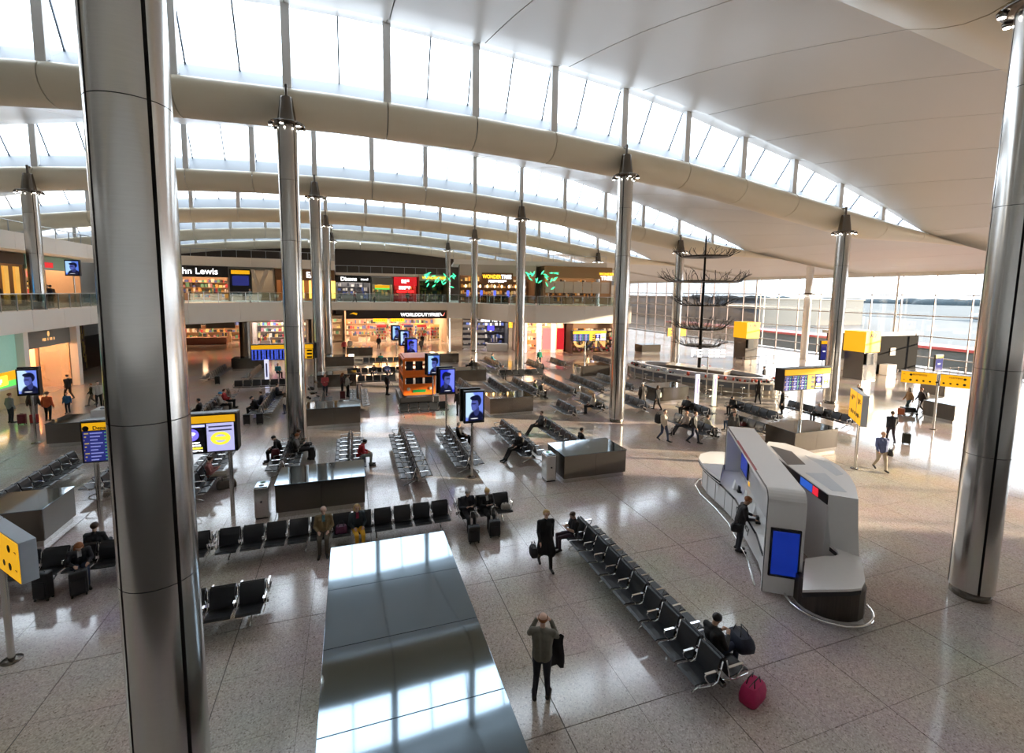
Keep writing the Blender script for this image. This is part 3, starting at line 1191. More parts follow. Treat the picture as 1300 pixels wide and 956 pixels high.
advert(4.77, 18.9, 2.42, 3.80, 'nearest blue advert screen on a post with a man\'s portrait', 0, dx=0.06)
advert(4.77, 24.6, 2.45, 3.85, 'second blue advert screen, brighter face print', 1, dx=0.04)
advert(5.1, 31.0, 2.35, 3.75, 'third advert screen, right beside the orange model vehicle', 2, dx=0.05)
advert(4.7, 39.0, 2.7, 4.05, 'far advert screen above the orange model, face print', 1)
advert(4.9, 46.5, 2.6, 4.1, 'farther advert screen overlapped by the face print one', 0)
advert(4.6, 52.0, 2.6, 4.2, 'farthest advert screen in the row of posts', 2)
advert(-15.2, 29.6, 2.46, 3.80, 'advert screen near the side shops on a slim post', 0, dx=-0.05)
advert(-21.7, 48.9, 8.78, 10.05, 'advert screen up on the side gallery', 2, 1.0, base=6.2)


def arrow_mesh(mb, x, z, s, y):
    mb.add([(x - s, y, z - s * .15), (x, y, z - s * .15), (x, y, z - s * .5), (x + s * .7, y, z), (x, y, z + s * .5), (x, y, z + s * .15), (x - s, y, z + s * .15)], [(0, 1, 5, 6), (2, 3, 4)])


def flight_display(x, y, z0, z1, wd, label, columns, base=0.0, posts=(0,), yellow_frac=0.24, tilt=0):
    t = thing('flight_display', label, 'display', (x, y, base), 0, 'flight information displays')
    h = z1 - z0
    for px in posts:
        MB().cyl(0.07, 0, z0 - base + 0.1, (px, 0.12), 14).build('post', STEEL, t)
    b = MB().cbox(-wd / 2, wd / 2, -0.12, 0.40, z0 - base, z1 - base, 0.03).build('housing', BLACK, t)
    MB().box(-wd / 2 + 0.02, wd / 2 - 0.02, -0.125, 0.02, z1 - base + 0.0, z1 - base + 0.04).build('top_edge', GREYB, t)
    y0 = -0.128
    hd = MB().box(-wd / 2 + 0.06, wd / 2 - 0.06, y0 - 0.012, y0, z1 - base - 0.06 - h * yellow_frac, z1 - base - 0.05).build('header', YELLOW, b)
    zt = z1 - base - 0.09 - h * yellow_frac
    zb = z0 - base + 0.06
    n = len(columns)
    ww = (wd - 0.14) / n
    for i, kind in enumerate(columns):
        xa = -wd / 2 + 0.07 + i * ww
        xb = xa + ww - 0.03
        if kind == 'list':
            s = MB().box(xa, xb, y0 - 0.008, y0, zb, zt).build('list_panel', mat('panel_navy', (0.012, 0.015, 0.10), 0.2, 0, 0.1, emit=0.6), b)
            mb = MB()
            rows = 9
            for r in range(rows):
                zc = zt - (zt - zb) * (r + 0.6) / rows
                for q, (f0, f1) in enumerate(((0.04, 0.18), (0.22, 0.62), (0.68, 0.94))):
                    mb.cur = 1 if q == 0 else (2 if q == 1 else 0)
                    mb.box(xa + (xb - xa) * f0, xa + (xb - xa) * (f1 - 0.08 * ((r * 7 + q * 3) % 3)), y0 - 0.011, y0 - 0.006, zc - 0.018, zc + 0.018)
            m = mb.build('flight_rows', [mat('rows_green', (0.06, 0.28, 0.10), 0.4, emit=0.3), mat('rows_yellow', (0.45, 0.33, 0.06), 0.4, emit=0.3), mat('rows_white', (0.22, 0.24, 0.50), 0.4, emit=0.35)], b)
            m['kind'] = 'stuff'
        elif kind == 'blue':
            MB().box(xa, xb, y0 - 0.008, y0, zb, zt).build('list_panel', mat('panel_blue', (0.035, 0.06, 0.36), 0.2, 0, 0.9, 9, emit=0.6), b)
            mb = MB()
            for q in range(3):
                xx = xa + (xb - xa) * (0.12 + 0.3 * q)
                mb.box(xx, xx + (xb - xa) * 0.13, y0 - 0.012, y0 - 0.006, zb + 0.03, zt - 0.05)
            mb.build('list_columns', mat('panel_black', (0.008, 0.008, 0.02), 0.2), b)['kind'] = 'stuff'
        elif kind == 'key':
            MB().box(xa, xb, y0 - 0.008, y0, zb, zt).build('key_panel', YELLOW, b)
            mb = MB()
            for r in range(3):
                zc = zt - (zt - zb) * (r + 0.5) / 3
                mb.box(xa + (xb - xa) * 0.5, xa + (xb - xa) * 0.95, y0 - 0.012, y0 - 0.007, zc - 0.09, zc + 0.06)
            mb.build('key_marks', TEXTK, b)['kind'] = 'stuff'
        elif kind == 'wifi':
            MB().box(xa, xb, y0 - 0.008, y0, zb, zt).build('wifi_panel', mat('panel_black', (0.008, 0.008, 0.02), 0.2), b)
            MB().box(xa + 0.02, xb - 0.02, y0 - 0.012, y0 - 0.006, zt - 0.10, zt - 0.02).build('wifi_header', mat('panel_lilac', (0.35, 0.36, 0.75), 0.3, emit=0.8), b)
            cxm, cz, r = (xa + xb) / 2, zt - (zt - zb) * 0.37, min((zt - zb) * 0.21, ww * 0.3)
            Mx = Matrix.Translation((cxm, y0 - 0.009, cz)) @ Matrix.Rotation(PI / 2, 4, 'X')
            MB().cyl(r, 0, 0.004, seg=24, M=Mx).build('wifi_disc', mat('wifi_blue', (0.10, 0.08, 0.75), 0.3, emit=0.9), b)
            mb = MB()
            for q in (0.35, 0.55, 0.75):
                pts = []
                for k in range(9):
                    a = PI / 2 - 0.8 + 1.6 * k / 8
                    pts.append((cxm + r * q * math.cos(a), y0 - 0.016, cz - r * 0.35 + r * q * math.sin(a)))
                mb.tube(pts, r * 0.06, 6)
            mb.ell((cxm, y0 - 0.016, cz - r * 0.35), (r * 0.1, 0.004, r * 0.1), 8, 6)
            mb.build('wifi_mark', TEXTW, b)
            lz = zb + (zt - zb) * 0.34
            for li, (tx, mt) in enumerate(((9, TEXTW), (10, TEXTW), (12, mat('text_yellow', (0.9, 0.75, 0.05), 0.4, emit=0.9)), (12, TEXTW))):
                scribble('wifi_text', tx, (zt - zb) * 0.055, mt, b, ((xa + xb) / 2, y0 - 0.009, lz - li * (zt - zb) * 0.095), (PI / 2, 0, 0), li + 3, ww * 0.06 * tx)
        elif kind == 'notice':
            MB().box(xa, xb, y0 - 0.008, y0, zb, zt).build('notice_panel', mat('panel_pale', (0.50, 0.50, 0.85), 0.3, emit=0.35), b)
            cxm, cz = (xa + xb) / 2, zb + (zt - zb) * 0.45
            rx = (xb - xa) * 0.36
            mb = MB()
            mb.lathe([(0.62, 0), (1.0, 0), (1.0, 0.006), (0.62, 0.006), (0.62, 0)], 28, Matrix.Translation((cxm, y0 - 0.009, cz)) @ Matrix.Rotation(PI / 2, 4, 'X') @ Matrix.Diagonal((rx, rx * 0.78, 1, 1)))
            mb.build('notice_ring', mat('ring_yellow', (0.75, 0.68, 0.04), 0.4, emit=0.5), b)
            MB().box(cxm - rx, cxm + rx, y0 - 0.016, y0 - 0.008, cz - rx * 0.22, cz + rx * 0.22).build('notice_band', mat('ring_yellow', (0.75, 0.68, 0.04)), b)
            for li in range(2):
                MB().box(xa + 0.06, xb - 0.06, y0 - 0.012, y0 - 0.006, zt - 0.14 - li * 0.13, zt - 0.09 - li * 0.13).build('notice_line', mat('line_blue', (0.25, 0.25, 0.6), 0.5), b)
    return t, b


t, b = flight_display(-5.9, 17.9, 2.38, 3.72, 4.3, 'wide departures board with wi-fi notice behind the huge column', ['list', 'list', 'list', 'wifi', 'notice'], posts=(-1.9, 1.85), yellow_frac=0.17)
lettering('header_text', 'Departures', 0.16, TEXTK, b, (-1.45, -0.145, 3.50), (PI / 2, 0, 0), 0.003)
MB().cyl(0.085, 0, 0.006, seg=20, M=Matrix.Translation((-2.0, -0.14, 3.50)) @ Matrix.Rotation(PI / 2, 4, 'X')).build('plane_icon', TEXTK, b)
flight_display(22.25, 17.75, 3.12, 4.28, 3.3, 'flight display with yellow top on a post above the sunlit box', ['list', 'list', 'list', 'key', 'wifi', 'notice'], base=1.2, posts=(0.0,))
flight_display(-5.35, 42.3, 2.15, 3.45, 4.7, 'far blue departures board behind the second column', ['blue', 'blue', 'blue', 'blue', 'key'], posts=(0.7,))
flight_display(24.3, 45.0, 2.85, 4.0, 4.1, 'far flight display below the gallery in front of the dark shop', ['list', 'list', 'list', 'key', 'wifi', 'notice'], posts=(-0.4,))


SIGNMARK = mat('sign_mark', (0.55, 0.22, 0.01), 0.5)


def yellow_sign(x, y, z0, z1, panels, label, rz, marks=()):
    """panels: list of (x0,x1) either side of the post"""
    t = thing('wayfinding_sign', label, 'sign', (x, y, 0), rz, 'yellow wayfinding signs')
    MB().cyl(0.06, 0, z1, seg=14).build('post', STEEL, t)
    MB().lathe([(0.0, 0.0), (0.18, 0.0), (0.18, 0.015), (0.065, 0.03)], 18).build('foot_plate', STEELD, t)
    for a, b in panels:
        p = MB().cbox(a, b, -0.15, 0.10, z0, z1, 0.01).build('box', GREYB, t)
        MB().box(a + 0.02, b - 0.02, -0.162, -0.15, z0 + 0.02, z1 - 0.02).build('yellow_face', YELLOW, p)
        h = z1 - z0
        mb = MB()
        mb2 = MB()
        for k, rowz in enumerate((0.72, 0.28)):
            zc = z0 + h * rowz
            s = min(0.10, h * 0.085)
            sd = 1 if a >= 0 else -1
            ex = (b - 0.16) if sd > 0 else (a + 0.16)
            arrow_mesh(mb, ex, zc, s * sd, -0.164)
            mb.cyl(s * 1.1, 0, 0.004, seg=14, M=Matrix.Translation((ex - sd * 0.32, -0.163, zc)) @ Matrix.Rotation(PI / 2, 4, 'X'))
            if k == 1 and b - a > 1.2:
                for q in range(4):
                    mb.cyl(s * 0.9, 0, 0.004, seg=12, M=Matrix.Translation((ex - sd * (0.62 + 0.3 * q), -0.163, zc)) @ Matrix.Rotation(PI / 2, 4, 'X'))
        mb.build('pictograms', TEXTK, p)['kind'] = 'stuff'
    for k, (tx, sx, xx, zz) in enumerate(marks):
        scribble('sign_text', tx, sx, SIGNMARK, t, (xx, -0.162, zz), (PI / 2, 0, 0), k + 5)
    return t


yellow_sign(33.4, 18.0, 2.72, 3.46, [(-1.75, -0.07), (0.07, 1.62)], 'double yellow gate sign on a post above the trolley couple', -PI / 3, ((9, 0.10, -0.85, 3.28), (8, 0.10, 0.75, 3.28)))
yellow_sign(22.05, 14.75, 2.2, 3.6, [(-1.25, -0.02), (0.05, 0.85)], 'tall yellow sign turned sideways next to the white kiosk', -2.32, ((6, 0.12, -0.6, 3.3), (5, 0.12, 0.42, 3.3)))
yellow_sign(-6.95, 12.1, 2.3, 3.12, [(-1.6, -0.06), (0.0, 1.62)], 'yellow arrow sign cut by the picture edge beside the bags', -0.82, ((6, 0.14, -0.75, 2.9),))
yellow_sign(2.3, 78, 3.0, 4.1, [(1.0, 3.2), (3.7, 5.9)], 'pair of far yellow signs in the duty free entrance', 0.0)
yellow_sign(17.5, 68, 2.6, 3.6, [(1.2, 3.6), (3.9, 6.2)], 'yellow sign glowing among the far shop fronts', 0.0)
yellow_sign(38.2, 48.0, 2.9, 3.9, [(-1.6, 1.1)], 'yellow sign near the far windows behind the central column', 0.0)


def small_display(x, y, z0, z1, wd, label):
    t = thing('gate_display', label, 'display', (x, y, 0), 0, 'small gate displays')
    MB().cyl(0.05, 0, z0 + 0.05, seg=10).build('post', STEEL, t)
    b = MB().cbox(-wd / 2, wd / 2, -0.08, 0.08, z0, z1, 0.01).build('housing', BLACK, t)
    MB().box(-wd / 2 + .03, wd / 2 - .03, -0.09, -0.08, z1 - 0.34, z1 - 0.03).build('header', YELLOW, b)
    MB().box(-wd / 2 + .05, wd / 2 - .05, -0.088, -0.08, z0 + 0.08, z1 - 0.40).build('display', mat('panel_navy', (0.012, 0.015, 0.10)), b)
    scribble('gate_text', 5, 0.10, TEXTW, b, (0, -0.089, (z0 + z1) / 2 - 0.1), (PI / 2, 0, 0), 9)
    return t


small_display(53.5, 29.0, 1.0, 2.6, 1.15, 'dark gate display with yellow top in front of the glass wall')
small_display(45.0, 34.2, 1.6, 3.6, 0.95, 'dark gate display beside the slim column')


def gate_tower(x, y, label, txt, w=1.9):
    t = thing('gate_tower', label, 'gate sign', (x, y, 0), 0, 'orange topped gate towers')
    MB().cbox(0, w, 0, w, 0, 2.7, 0.02).build('body', STEELD, t)
    MB().box(w - 0.02, w + 0.05, 0.05, w - 0.05, 0.1, 2.65).build('glass_side', mat('pale_side', (0.6, 0.6, 0.57), 0.2), t)
    b = MB().cbox(-0.1, w + 0.1, -0.1, w + 0.1, 2.7, 4.7, 0.02).build('orange_box', YELLOW, t)
    if txt:
        lettering('gate_text', txt, 0.55, TEXTK, b, (w / 2, -0.11, 4.3), (PI / 2, 0, 0), 0.01)
    else:
        scribble('gate_text', 4, 0.4, TEXTK, b, (w / 2, -0.105, 4.3), (PI / 2, 0, 0), 2)
    MB().box(0.15, w * 0.55, -0.22, -0.1, 1.5, 2.6).build('display', BLACK, t)
    return t


gate_tower(46.6, 31.3, 'orange topped gate tower with A17 beside the sunny column', 'A17')
gate_tower(46.4, 45.4, 'orange topped gate tower beyond the oval bar', None)
for x, y, wd, lb in ((50.2, 37.5, 5.5, 'black wall panel with equipment behind the slim column'), (51.5, 33.6, 6.8, 'black wall panel beside the orange gate tower')):
    t = thing('gate_wall', lb, 'screen wall', (x, y, 0))
    MB().cbox(0, wd, 0, 0.4, 0, 4.0, 0.03).build('panel', mat('matte_black', (0.012, 0.011, 0.011), 0.9, spec=0.1), t)
    MB().cbox(-0.2, wd + 0.2, -0.3, 0.8, 4.0, 4.3, 0.03).build('canopy', WALLW, t)
    MB().cbox(0.5, 1.9, -1.1, -0.3, 0, 1.1, 0.03).build('desk', WHITE, t)
    MB().box(2.4, 3.2, -0.06, 0.0, 1.9, 2.7).build('poster', mat('poster_grey', (0.4, 0.4, 0.4), 0.5), t)

# queue barriers towards the gates
PINK = mat('barrier_post', (0.55, 0.47, 0.45), 0.25, 0.8)
bt = None
k = 0
for row, (xa, ya, xb, yb, n) in enumerate(((50.5, 30.6, 60.0, 30.0, 9), (52.0, 26.5, 61.0, 25.5, 8), (41.0, 41.5, 49.0, 42.5, 7))):
    t = thing('queue_barrier', ['belt barrier line before the black gate wall', 'belt barrier line nearest the sunny glass', 'belt barrier line beside the far gate tower'][row], 'barrier', (0, 0, 0))
    for i in range(n):
        x, y = xa + (xb - xa) * i / (n - 1), ya + (yb - ya) * i / (n - 1)
        mb = MB().cyl(0.035, 0.02, 1.0, (x, y), 10)
        mb.cyl(0.16, 0.0, 0.025, (x, y), 14)
        mb.cyl(0.05, 0.95, 1.03, (x, y), 10)
        mb.build('post', PINK, t)
        if i:
            x2, y2 = xa + (xb - xa) * (i - 1) / (n - 1), ya + (yb - ya) * (i - 1) / (n - 1)
            mb = MB()
            mb.add([(x, y, 0.93), (x2, y2, 0.93), (x2, y2, 0.98), (x, y, 0.98)], [(0, 1, 2, 3)])
            mb.build('belt', BLACK, t)
t = thing('queue_post', 'single steel barrier post in front of the box by the sunny column', 'barrier', (31.8, 15.0, 0))
MB().cyl(0.035, 0.02, 1.0, seg=10).build('pole', STEEL, t)
MB().cyl(0.17, 0.0, 0.03, seg=18).build('base', STEELD, t)
MB().cyl(0.055, 0.93, 1.02, seg=10).build('cap', BLACK, t)

# pale information totems
for x, y, lb, cl in ((23.4, 27.0, 'white slim totem with blue lettering by the pale box', (0.7, 0.7, 0.85)), (24.6, 26.6, 'pale green glass totem beside the oval bar', (0.55, 0.6, 0.5)), (-6.5, 41.6, 'small white lit totem beside the far departures board', (0.75, 0.75, 0.95))):
    t = thing('totem', lb, 'totem', (x, y, 0))
    MB().cbox(-0.16, 0.16, -0.06, 0.06, 0.02, 2.3, 0.02).build('panel', mat('totem' + str(x), cl, 0.3, emit=0.35), t)
    MB().box(-0.25, 0.25, -0.2, 0.2, 0, 0.03).build('foot', STEELD, t)
    MB().box(-0.06, 0.06, -0.068, -0.06, 0.9, 2.0).build('print', mat('line_blue', (0.25, 0.25, 0.6)), t)

# ================================================================== orange model vehicle
ORANGE = mat('orange_paint', (1.0, 0.20, 0.015), 0.45, 0, 0.1)
t = thing('model_vehicle', 'orange lattice model of a double-deck vehicle on a black plinth', 'model', (4.45, 34.3, 0))
MB().cbox(-1.35, 1.35, -1.7, 1.7, 0.0, 0.55, 0.03).build('plinth', BLACK, t)
W, L, z0, z1 = 1.05, 1.5, 0.75, 3.25
fr = MB()
for x in (-W, W):
    for y in (-L, L):
        fr.box(x - .07, x + .07, y - .07, y + .07, z0, z1)
for z in (z0, 1.4, 2.0, 2.35, z1 - 0.1):
    fr.box(-W, W, -L - .06, -L + .06, z - .07, z + .07)
    fr.box(-W, W, L - .06, L + .06, z - .07, z + .07)
    for x in (-W, W):
        fr.box(x - .06, x + .06, -L, L, z - .07, z + .07)
fr.build('frame', ORANGE, t)
MB().cbox(-W + .05, W - .05, -L + .05, L - .05, z1 - 0.18, z1 + 0.06, 0.06).build('roof', ORANGE, t)
for a, bq in ((z0 + 0.05, 1.33), (2.05, 2.32)):
    MB().cbox(-W + .03, W - .03, -L - 0.02, -L + 0.03, a, bq, 0.01).build('front_panel', ORANGE, t)
    for x in (-W, W):
        MB().box(x - .02, x + .02, -L + .05, L - .05, a, bq).build('side_panel', ORANGE, t)
for zc, h in ((1.7, 0.5), (2.75, 0.62)):
    for i in range(3):
        MB().box(-W + .12 + i * .66, -W + .12 + i * .66 + .5, -L - 0.01, -L + 0.04, zc - h / 2, zc + h / 2).build('window', mat('dark_glass', (0.02, 0.02, 0.025), 0.1), t)
    for x in (-W, W):
        for i in range(4):
            MB().box(x - .015, x + .015, -L + .18 + i * .7, -L + .7 + i * .7, zc - h / 2, zc + h / 2).build('window', mat('dark_glass', (0.02, 0.02, 0.025)), t)
MB().box(-0.45, 0.45, -L - 0.06, -L, 0.85, 1.05).build('number_plate', mat('plate_green', (0.02, 0.35, 0.08), 0.4), t)
for x in (-W + .1, W - .1):
    for y in (-0.95, 0.95):
        MB().cyl(0.32, -0.1, 0.1, seg=18, M=Matrix.Translation((x, y, 0.87)) @ Matrix.Rotation(PI / 2, 4, 'Y')).build('wheel', RUBBER, t)
for x in (-0.75, 0.75):
    MB().ell((x, -L - 0.05, 1.12), (0.12, 0.05, 0.12)).build('headlamp', mat('lamp_glass', (0.7, 0.65, 0.5), 0.1), t)

# ================================================================== currency kiosk
KO = Vector((10.26, 8.95))
KANG = math.atan2(0.823, 0.568)          # local +x runs along the kiosk, local -y is the right hand side
RED = mat('stripe_red', (0.35, 0.02, 0.04), 0.35)
KGREY = mat('kiosk_grey', (0.55, 0.53, 0.52), 0.35)
KBLACK = mat('kiosk_black', (0.02, 0.02, 0.025), 0.3)
k = thing('currency_kiosk', 'white boat-shaped currency exchange kiosk with blue screens', 'kiosk', (KO.x, KO.y, 0), KANG)
# local frame: u = x, v = -y  (v grows to the right hand side)


def arch_outline(u0, u1, h, r, n=6, low=0.0):
    pts = [(u0, low)]
    for i in range(n + 1):
        a = PI - PI / 2 * i / n
        pts.append((u0 + r + r * math.cos(a), h - r + r * math.sin(a)))
    for i in range(n + 1):
        a = PI / 2 - PI / 2 * i / n
        pts.append((u1 - r + r * math.cos(a), h - r + r * math.sin(a)))
    pts.append((u1, low))
    return pts


def arch(v0, v1, u0, u1, h, r, th, m, name, parent, low=0.06):
    out = arch_outline(u0, u1, h, r, low=low)
    inn = arch_outline(u0 + th, u1 - th, h - th, max(0.05, r - th), low=low)
    n = len(out)
    mb = MB()
    vs = []
    for v in (v0, v1):
        vs += [(x, -v, z) for x, z in out] + [(x, -v, z) for x, z in inn]
    A, B, C_, D = 0, n, 2 * n, 3 * n
    fs = []
    for i in range(n - 1):
        fs.append((A + i, A + i + 1, C_ + i + 1, C_ + i))
        fs.append((B + i, D + i, D + i + 1, B + i + 1))
        fs.append((A + i, B + i, B + i + 1, A + i + 1))
        fs.append((C_ + i, C_ + i + 1, D + i + 1, D + i))
    fs += [(A, C_, D, B), (A + n - 1, B + n - 1, D + n - 1, C_ + n - 1)]
    mb.add(vs, fs)
    return mb.build(name, m, parent)


ar = arch(0.0, 0.90, 0.0, 6.55, 2.86, 0.32, 0.16, WHITE, 'arch_frame', k)
arch(-0.015, 0.0, 0.0, 6.55, 2.86, 0.32, 0.055, KBLACK, 'black_edge', ar)
MB().box(1.5, 4.4, -0.03, 0.016, 2.80, 2.862).build('red_stripe', RED, ar)
# back lining of the arch with the inner screen
MB().box(0.16, 6.39, -0.62, -0.56, 1.0, 2.70).build('back_panel', KGREY, k)
s = MB().cbox(4.95, 6.15, -0.555, -0.50, 1.25, 2.45, 0.015).build('inner_screen', BLACK, k)
MB().box(5.02, 6.08, -0.50, -0.494, 1.32, 2.38).build('display', BLUESCR, s)
MB().box(4.72, 4.90, -0.555, -0.54, 1.12, 1.25).build('yellow_tag', YELLOW, k)
# end panel screen facing the benches
s = MB().cbox(-0.05, 0.02, -0.82, -0.10, 0.55, 1.88, 0.01).build('end_screen', BLACK, k)
MB().box(-0.056, -0.05, -0.77, -0.15, 0.62, 1.81).build('display', BLUESCR, s)
# serving counter under the arch
cpoly = [(0.2, 0.02), (1.4, 0.10), (3.8, -0.06), (4.9, -0.32), (6.1, -0.72), (7.0, -0.85), (7.7, -0.62), (8.05, -0.1), (7.9, 0.45), (6.6, 0.75), (0.2, 0.6)]
flip = lambda P: [(u, -v) for u, v in P]
body = [(u, v + (0.10 if v < 0.4 else 0)) for u, v in cpoly]
MB().prism(flip(body), 0.10, 0.96).build('counter_front', WHITE, k)
MB().prism(flip(cpoly), 0.96, 1.03).build('counter_top', WHITE, k)
edge = MB()
for a, b in zip(cpoly[:-3], cpoly[1:-2]):
    A, B = Vector((a[0], -a[1], 0)), Vector((b[0], -b[1], 0))
    edge.tube([A + Vector((0, 0, 0.955)), B + Vector((0, 0, 0.955))], 0.035, 8)
edge.build('counter_edge', KBLACK, k)
# raised far end wing
wing = [(4.9, -0.40), (5.6, -0.66), (6.3, -0.84), (7.0, -0.92), (7.6, -0.78), (8.05, -0.35), (8.2, 0.15), (8.0, 0.55), (7.2, 0.72), (6.6, 0.6), (6.5, -0.05)]
MB().prism(flip(wing), 1.03, 1.22).build('end_wing', WHITE, k)
MB().tube([(u, -v, 1.10) for u, v in wing[:8]], 0.03, 8).build('wing_trim', KBLACK, k)
for i, (u, v) in enumerate(((4.0, -0.11), (4.7, -0.24), (5.4, -0.46), (6.1, -0.66), (6.8, -0.76))):
    MB().box(-0.012, 0.012, -0.012, 0.012, 0.12, 0.92).build('panel_joint', KGREY, k, (u, -v + 0.0, 0))
lettering('word', 'Currency', 0.40, TEXTK, k, (3.0, -0.03, 0.62), (PI / 2, 0, PI + 0.07), 0.006)
MB().tube([(u, -v + 0.16, 0.06) for u, v in cpoly[:8]], 0.03, 8).build('foot_rail', CHROME, k)
# right hand hull
rpoly = [(1.42, 1.86), (2.4, 1.66), (3.4, 1.46), (4.6, 1.22), (5.74, 1.22), (6.25, 1.45), (6.2, 2.0), (5.6, 2.5), (4.9, 2.85), (4.1, 3.05), (3.2, 3.02), (2.3, 2.84), (1.32, 2.54)]
MB().prism(flip(rpoly), 2.12, 2.40).build('hull_roof', WHITE, k)
inn = lambda P, s: [(3.8 + (u - 3.8) * s, 2.15 + (v - 2.15) * s) for u, v in P]
hull = MB()
lo = [(u, v) for u, v in rpoly]
n = len(lo)
zs = [(1.0, 2.12), (0.985, 1.6), (0.95, 0.9), (0.93, 0.06)]
rows = []
for sc, z in zs:
    rows.append([(3.8 + (u - 3.8) * sc, -(2.15 + (v - 2.15) * sc), z) for u, v in rpoly])
hull.add([p for r in rows for p in r], [(j * n + i, j * n + (i + 1) % n, (j + 1) * n + (i + 1) % n, (j + 1) * n + i) for j in range(3) for i in range(n)], False)
hull.build('hull_side', WHITE, k)
# black fascia with logos on the inner side
a, b = Vector((1.42, -1.86)), Vector((4.6, -1.22))
d = (b - a)
fa = math.atan2(d.y, d.x)
f = MB().box(0.0, d.length, 0.005, 0.03, 2.10, 2.38).build('black_fascia', KBLACK, k, (a.x, a.y, 0), fa)
for x0, x1, m in ((0.75, 1.40, mat('logo_blue', (0.02, 0.09, 0.45), 0.3, emit=0.4)), (1.44 - 1.0, 0.72, mat('logo_red', (0.65, 0.02, 0.04), 0.3, emit=0.4))):
    MB().box(x0, x1, 0.031, 0.04, 2.12, 2.36).build('logo_panel', m, f)
# recessed roof panels and opening
REC = mat('recess_grey', (0.50, 0.53, 0.57), 0.35)
for P in ([(1.75, 2.05), (3.05, 1.75), (3.2, 2.35), (1.75, 2.42)], [(3.1, 2.62), (4.9, 2.28), (4.3, 2.85), (3.3, 2.88)]):
    MB().prism(flip(P), 2.395, 2.405).build('roof_panel', REC, k)
MB().prism(flip([(3.7, 1.42), (5.7, 1.38), (5.2, 1.95), (3.9, 2.0)]), 2.39, 2.408).build('roof_opening', KBLACK, k)
# wrap-around desk at the near end
dpoly = [(-1.12, 0.58), (-0.9, 1.25), (-0.74, 1.72), (-0.60, 2.0), (-0.27, 2.2), (0.4, 2.42), (1.36, 2.64), (1.45, 2.0), (1.15, 2.08), (0.95, 2.05), (0.82, 1.9), (0.75, 1.65), (0.45, 1.1), (0.02, 0.95)]
MB().prism(flip(dpoly), 0.86, 0.92).build('desk_top', WHITE, k)
MB().prism(flip([(u + 0.01 * (1 if u < 0 else 0), v) for u, v in dpoly]), 0.74, 0.86).build('desk_edge', KBLACK, k)
nface = [(1.30, 2.54), (1.42, 1.86)]
fl_ = MB()
fl_.add([(1.42, -1.86, 2.4), (1.32, -2.54, 2.4), (1.25, -2.57, 1.6), (1.40, -1.90, 1.6), (1.0, -2.55, 0.92), (1.35, -2.0, 0.92)], [(0, 1, 2, 3), (3, 2, 4, 5)], True)
fl_.build('flared_end', WHITE, k)
drum = []
for i in range(20):
    a = 2 * PI * i / 20
    drum.append((-0.02 + 0.72 * math.cos(a), -(1.52 + 0.78 * math.sin(a))))
MB().prism(drum[::-1], 0.05, 0.76).build('drum', mat('drum_brown', (0.06, 0.045, 0.035), 0.35, 0, 0.5, 40, stretch=(1, 1, 0.02)), k)
ring = [(-0.05 + 0.92 * math.cos(a), -(1.50 + 0.96 * math.sin(a)), 0.09) for a in [PI * 0.45 + PI * 1.15 * i / 20 for i in range(21)]]
MB().tube(ring, 0.035, 10).build('foot_rail', CHROME, k)
MB().prism(flip([(-0.8, 0.9), (-0.7, 2.1), (0.9, 2.3), (1.2, 1.2), (0.2, 0.7)]), 0.0, 0.05).build('plinth', KGREY, k)
# things on the serving counter
CW = mat('paper_white', (0.8, 0.8, 0.8), 0.6)


def kpos(u, v):
    c, s_ = math.cos(KANG), math.sin(KANG)
    return (KO.x + u * c + v * s_, KO.y + u * s_ - v * c)


for u, v, lb in ((4.3, 0.15, 'small payment terminal beside the blue inner screen'), (2.0, 0.25, 'dark cash device on the kiosk counter near the customer')):
    x, y = kpos(u, v)
    t = thing('payment_terminal', lb, 'terminal', (x, y, 1.03), KANG)
    MB().cbox(-0.09, 0.09, -0.07, 0.07, 0.0, 0.06, 0.01).build('base', BLACK, t)
    MB().cbox(-0.07, 0.07, -0.03, 0.05, 0.06, 0.22, 0.01).build('keypad', BLACK, t)
    MB().box(-0.05, 0.05, -0.036, -0.03, 0.14, 0.20).build('display', GREYB, t)
for u, v, lb in ((4.6, 0.05, 'white leaflet holder on the kiosk counter'), (3.7, 0.25, 'tall white price card on the kiosk counter'), (2.7, 0.3, 'folded white card right behind the customer')):
    x, y = kpos(u, v)
    t = thing('leaflet_holder', lb, 'stand', (x, y, 1.03), KANG)
    MB().add([(-0.12, -0.06, 0), (0.12, -0.06, 0), (0.12, 0, 0.32), (-0.12, 0, 0.32), (-0.12, 0.06, 0), (0.12, 0.06, 0)], [(0, 1, 2, 3), (3, 2, 5, 4), (0, 3, 4), (1, 5, 2)]).build('card', CW, t)
    MB().box(-0.13, 0.13, -0.08, 0.08, 0, 0.012).build('foot', WHITE, t)

# ================================================================== oval bar with mast
BC = (29.3, 33.9)
BA = math.atan2(-0.9, 0.42)
t = thing('oval_bar', 'large oval seafood bar with pale counter and stools', 'bar counter', (BC[0], BC[1], 0), BA)
NB = 36
BRA, BRB = 7.0, 3.1


def oval(ra, rb, n=NB):
    return [(ra * math.cos(2 * PI * i / n), rb * math.sin(2 * PI * i / n)) for i in range(n)]


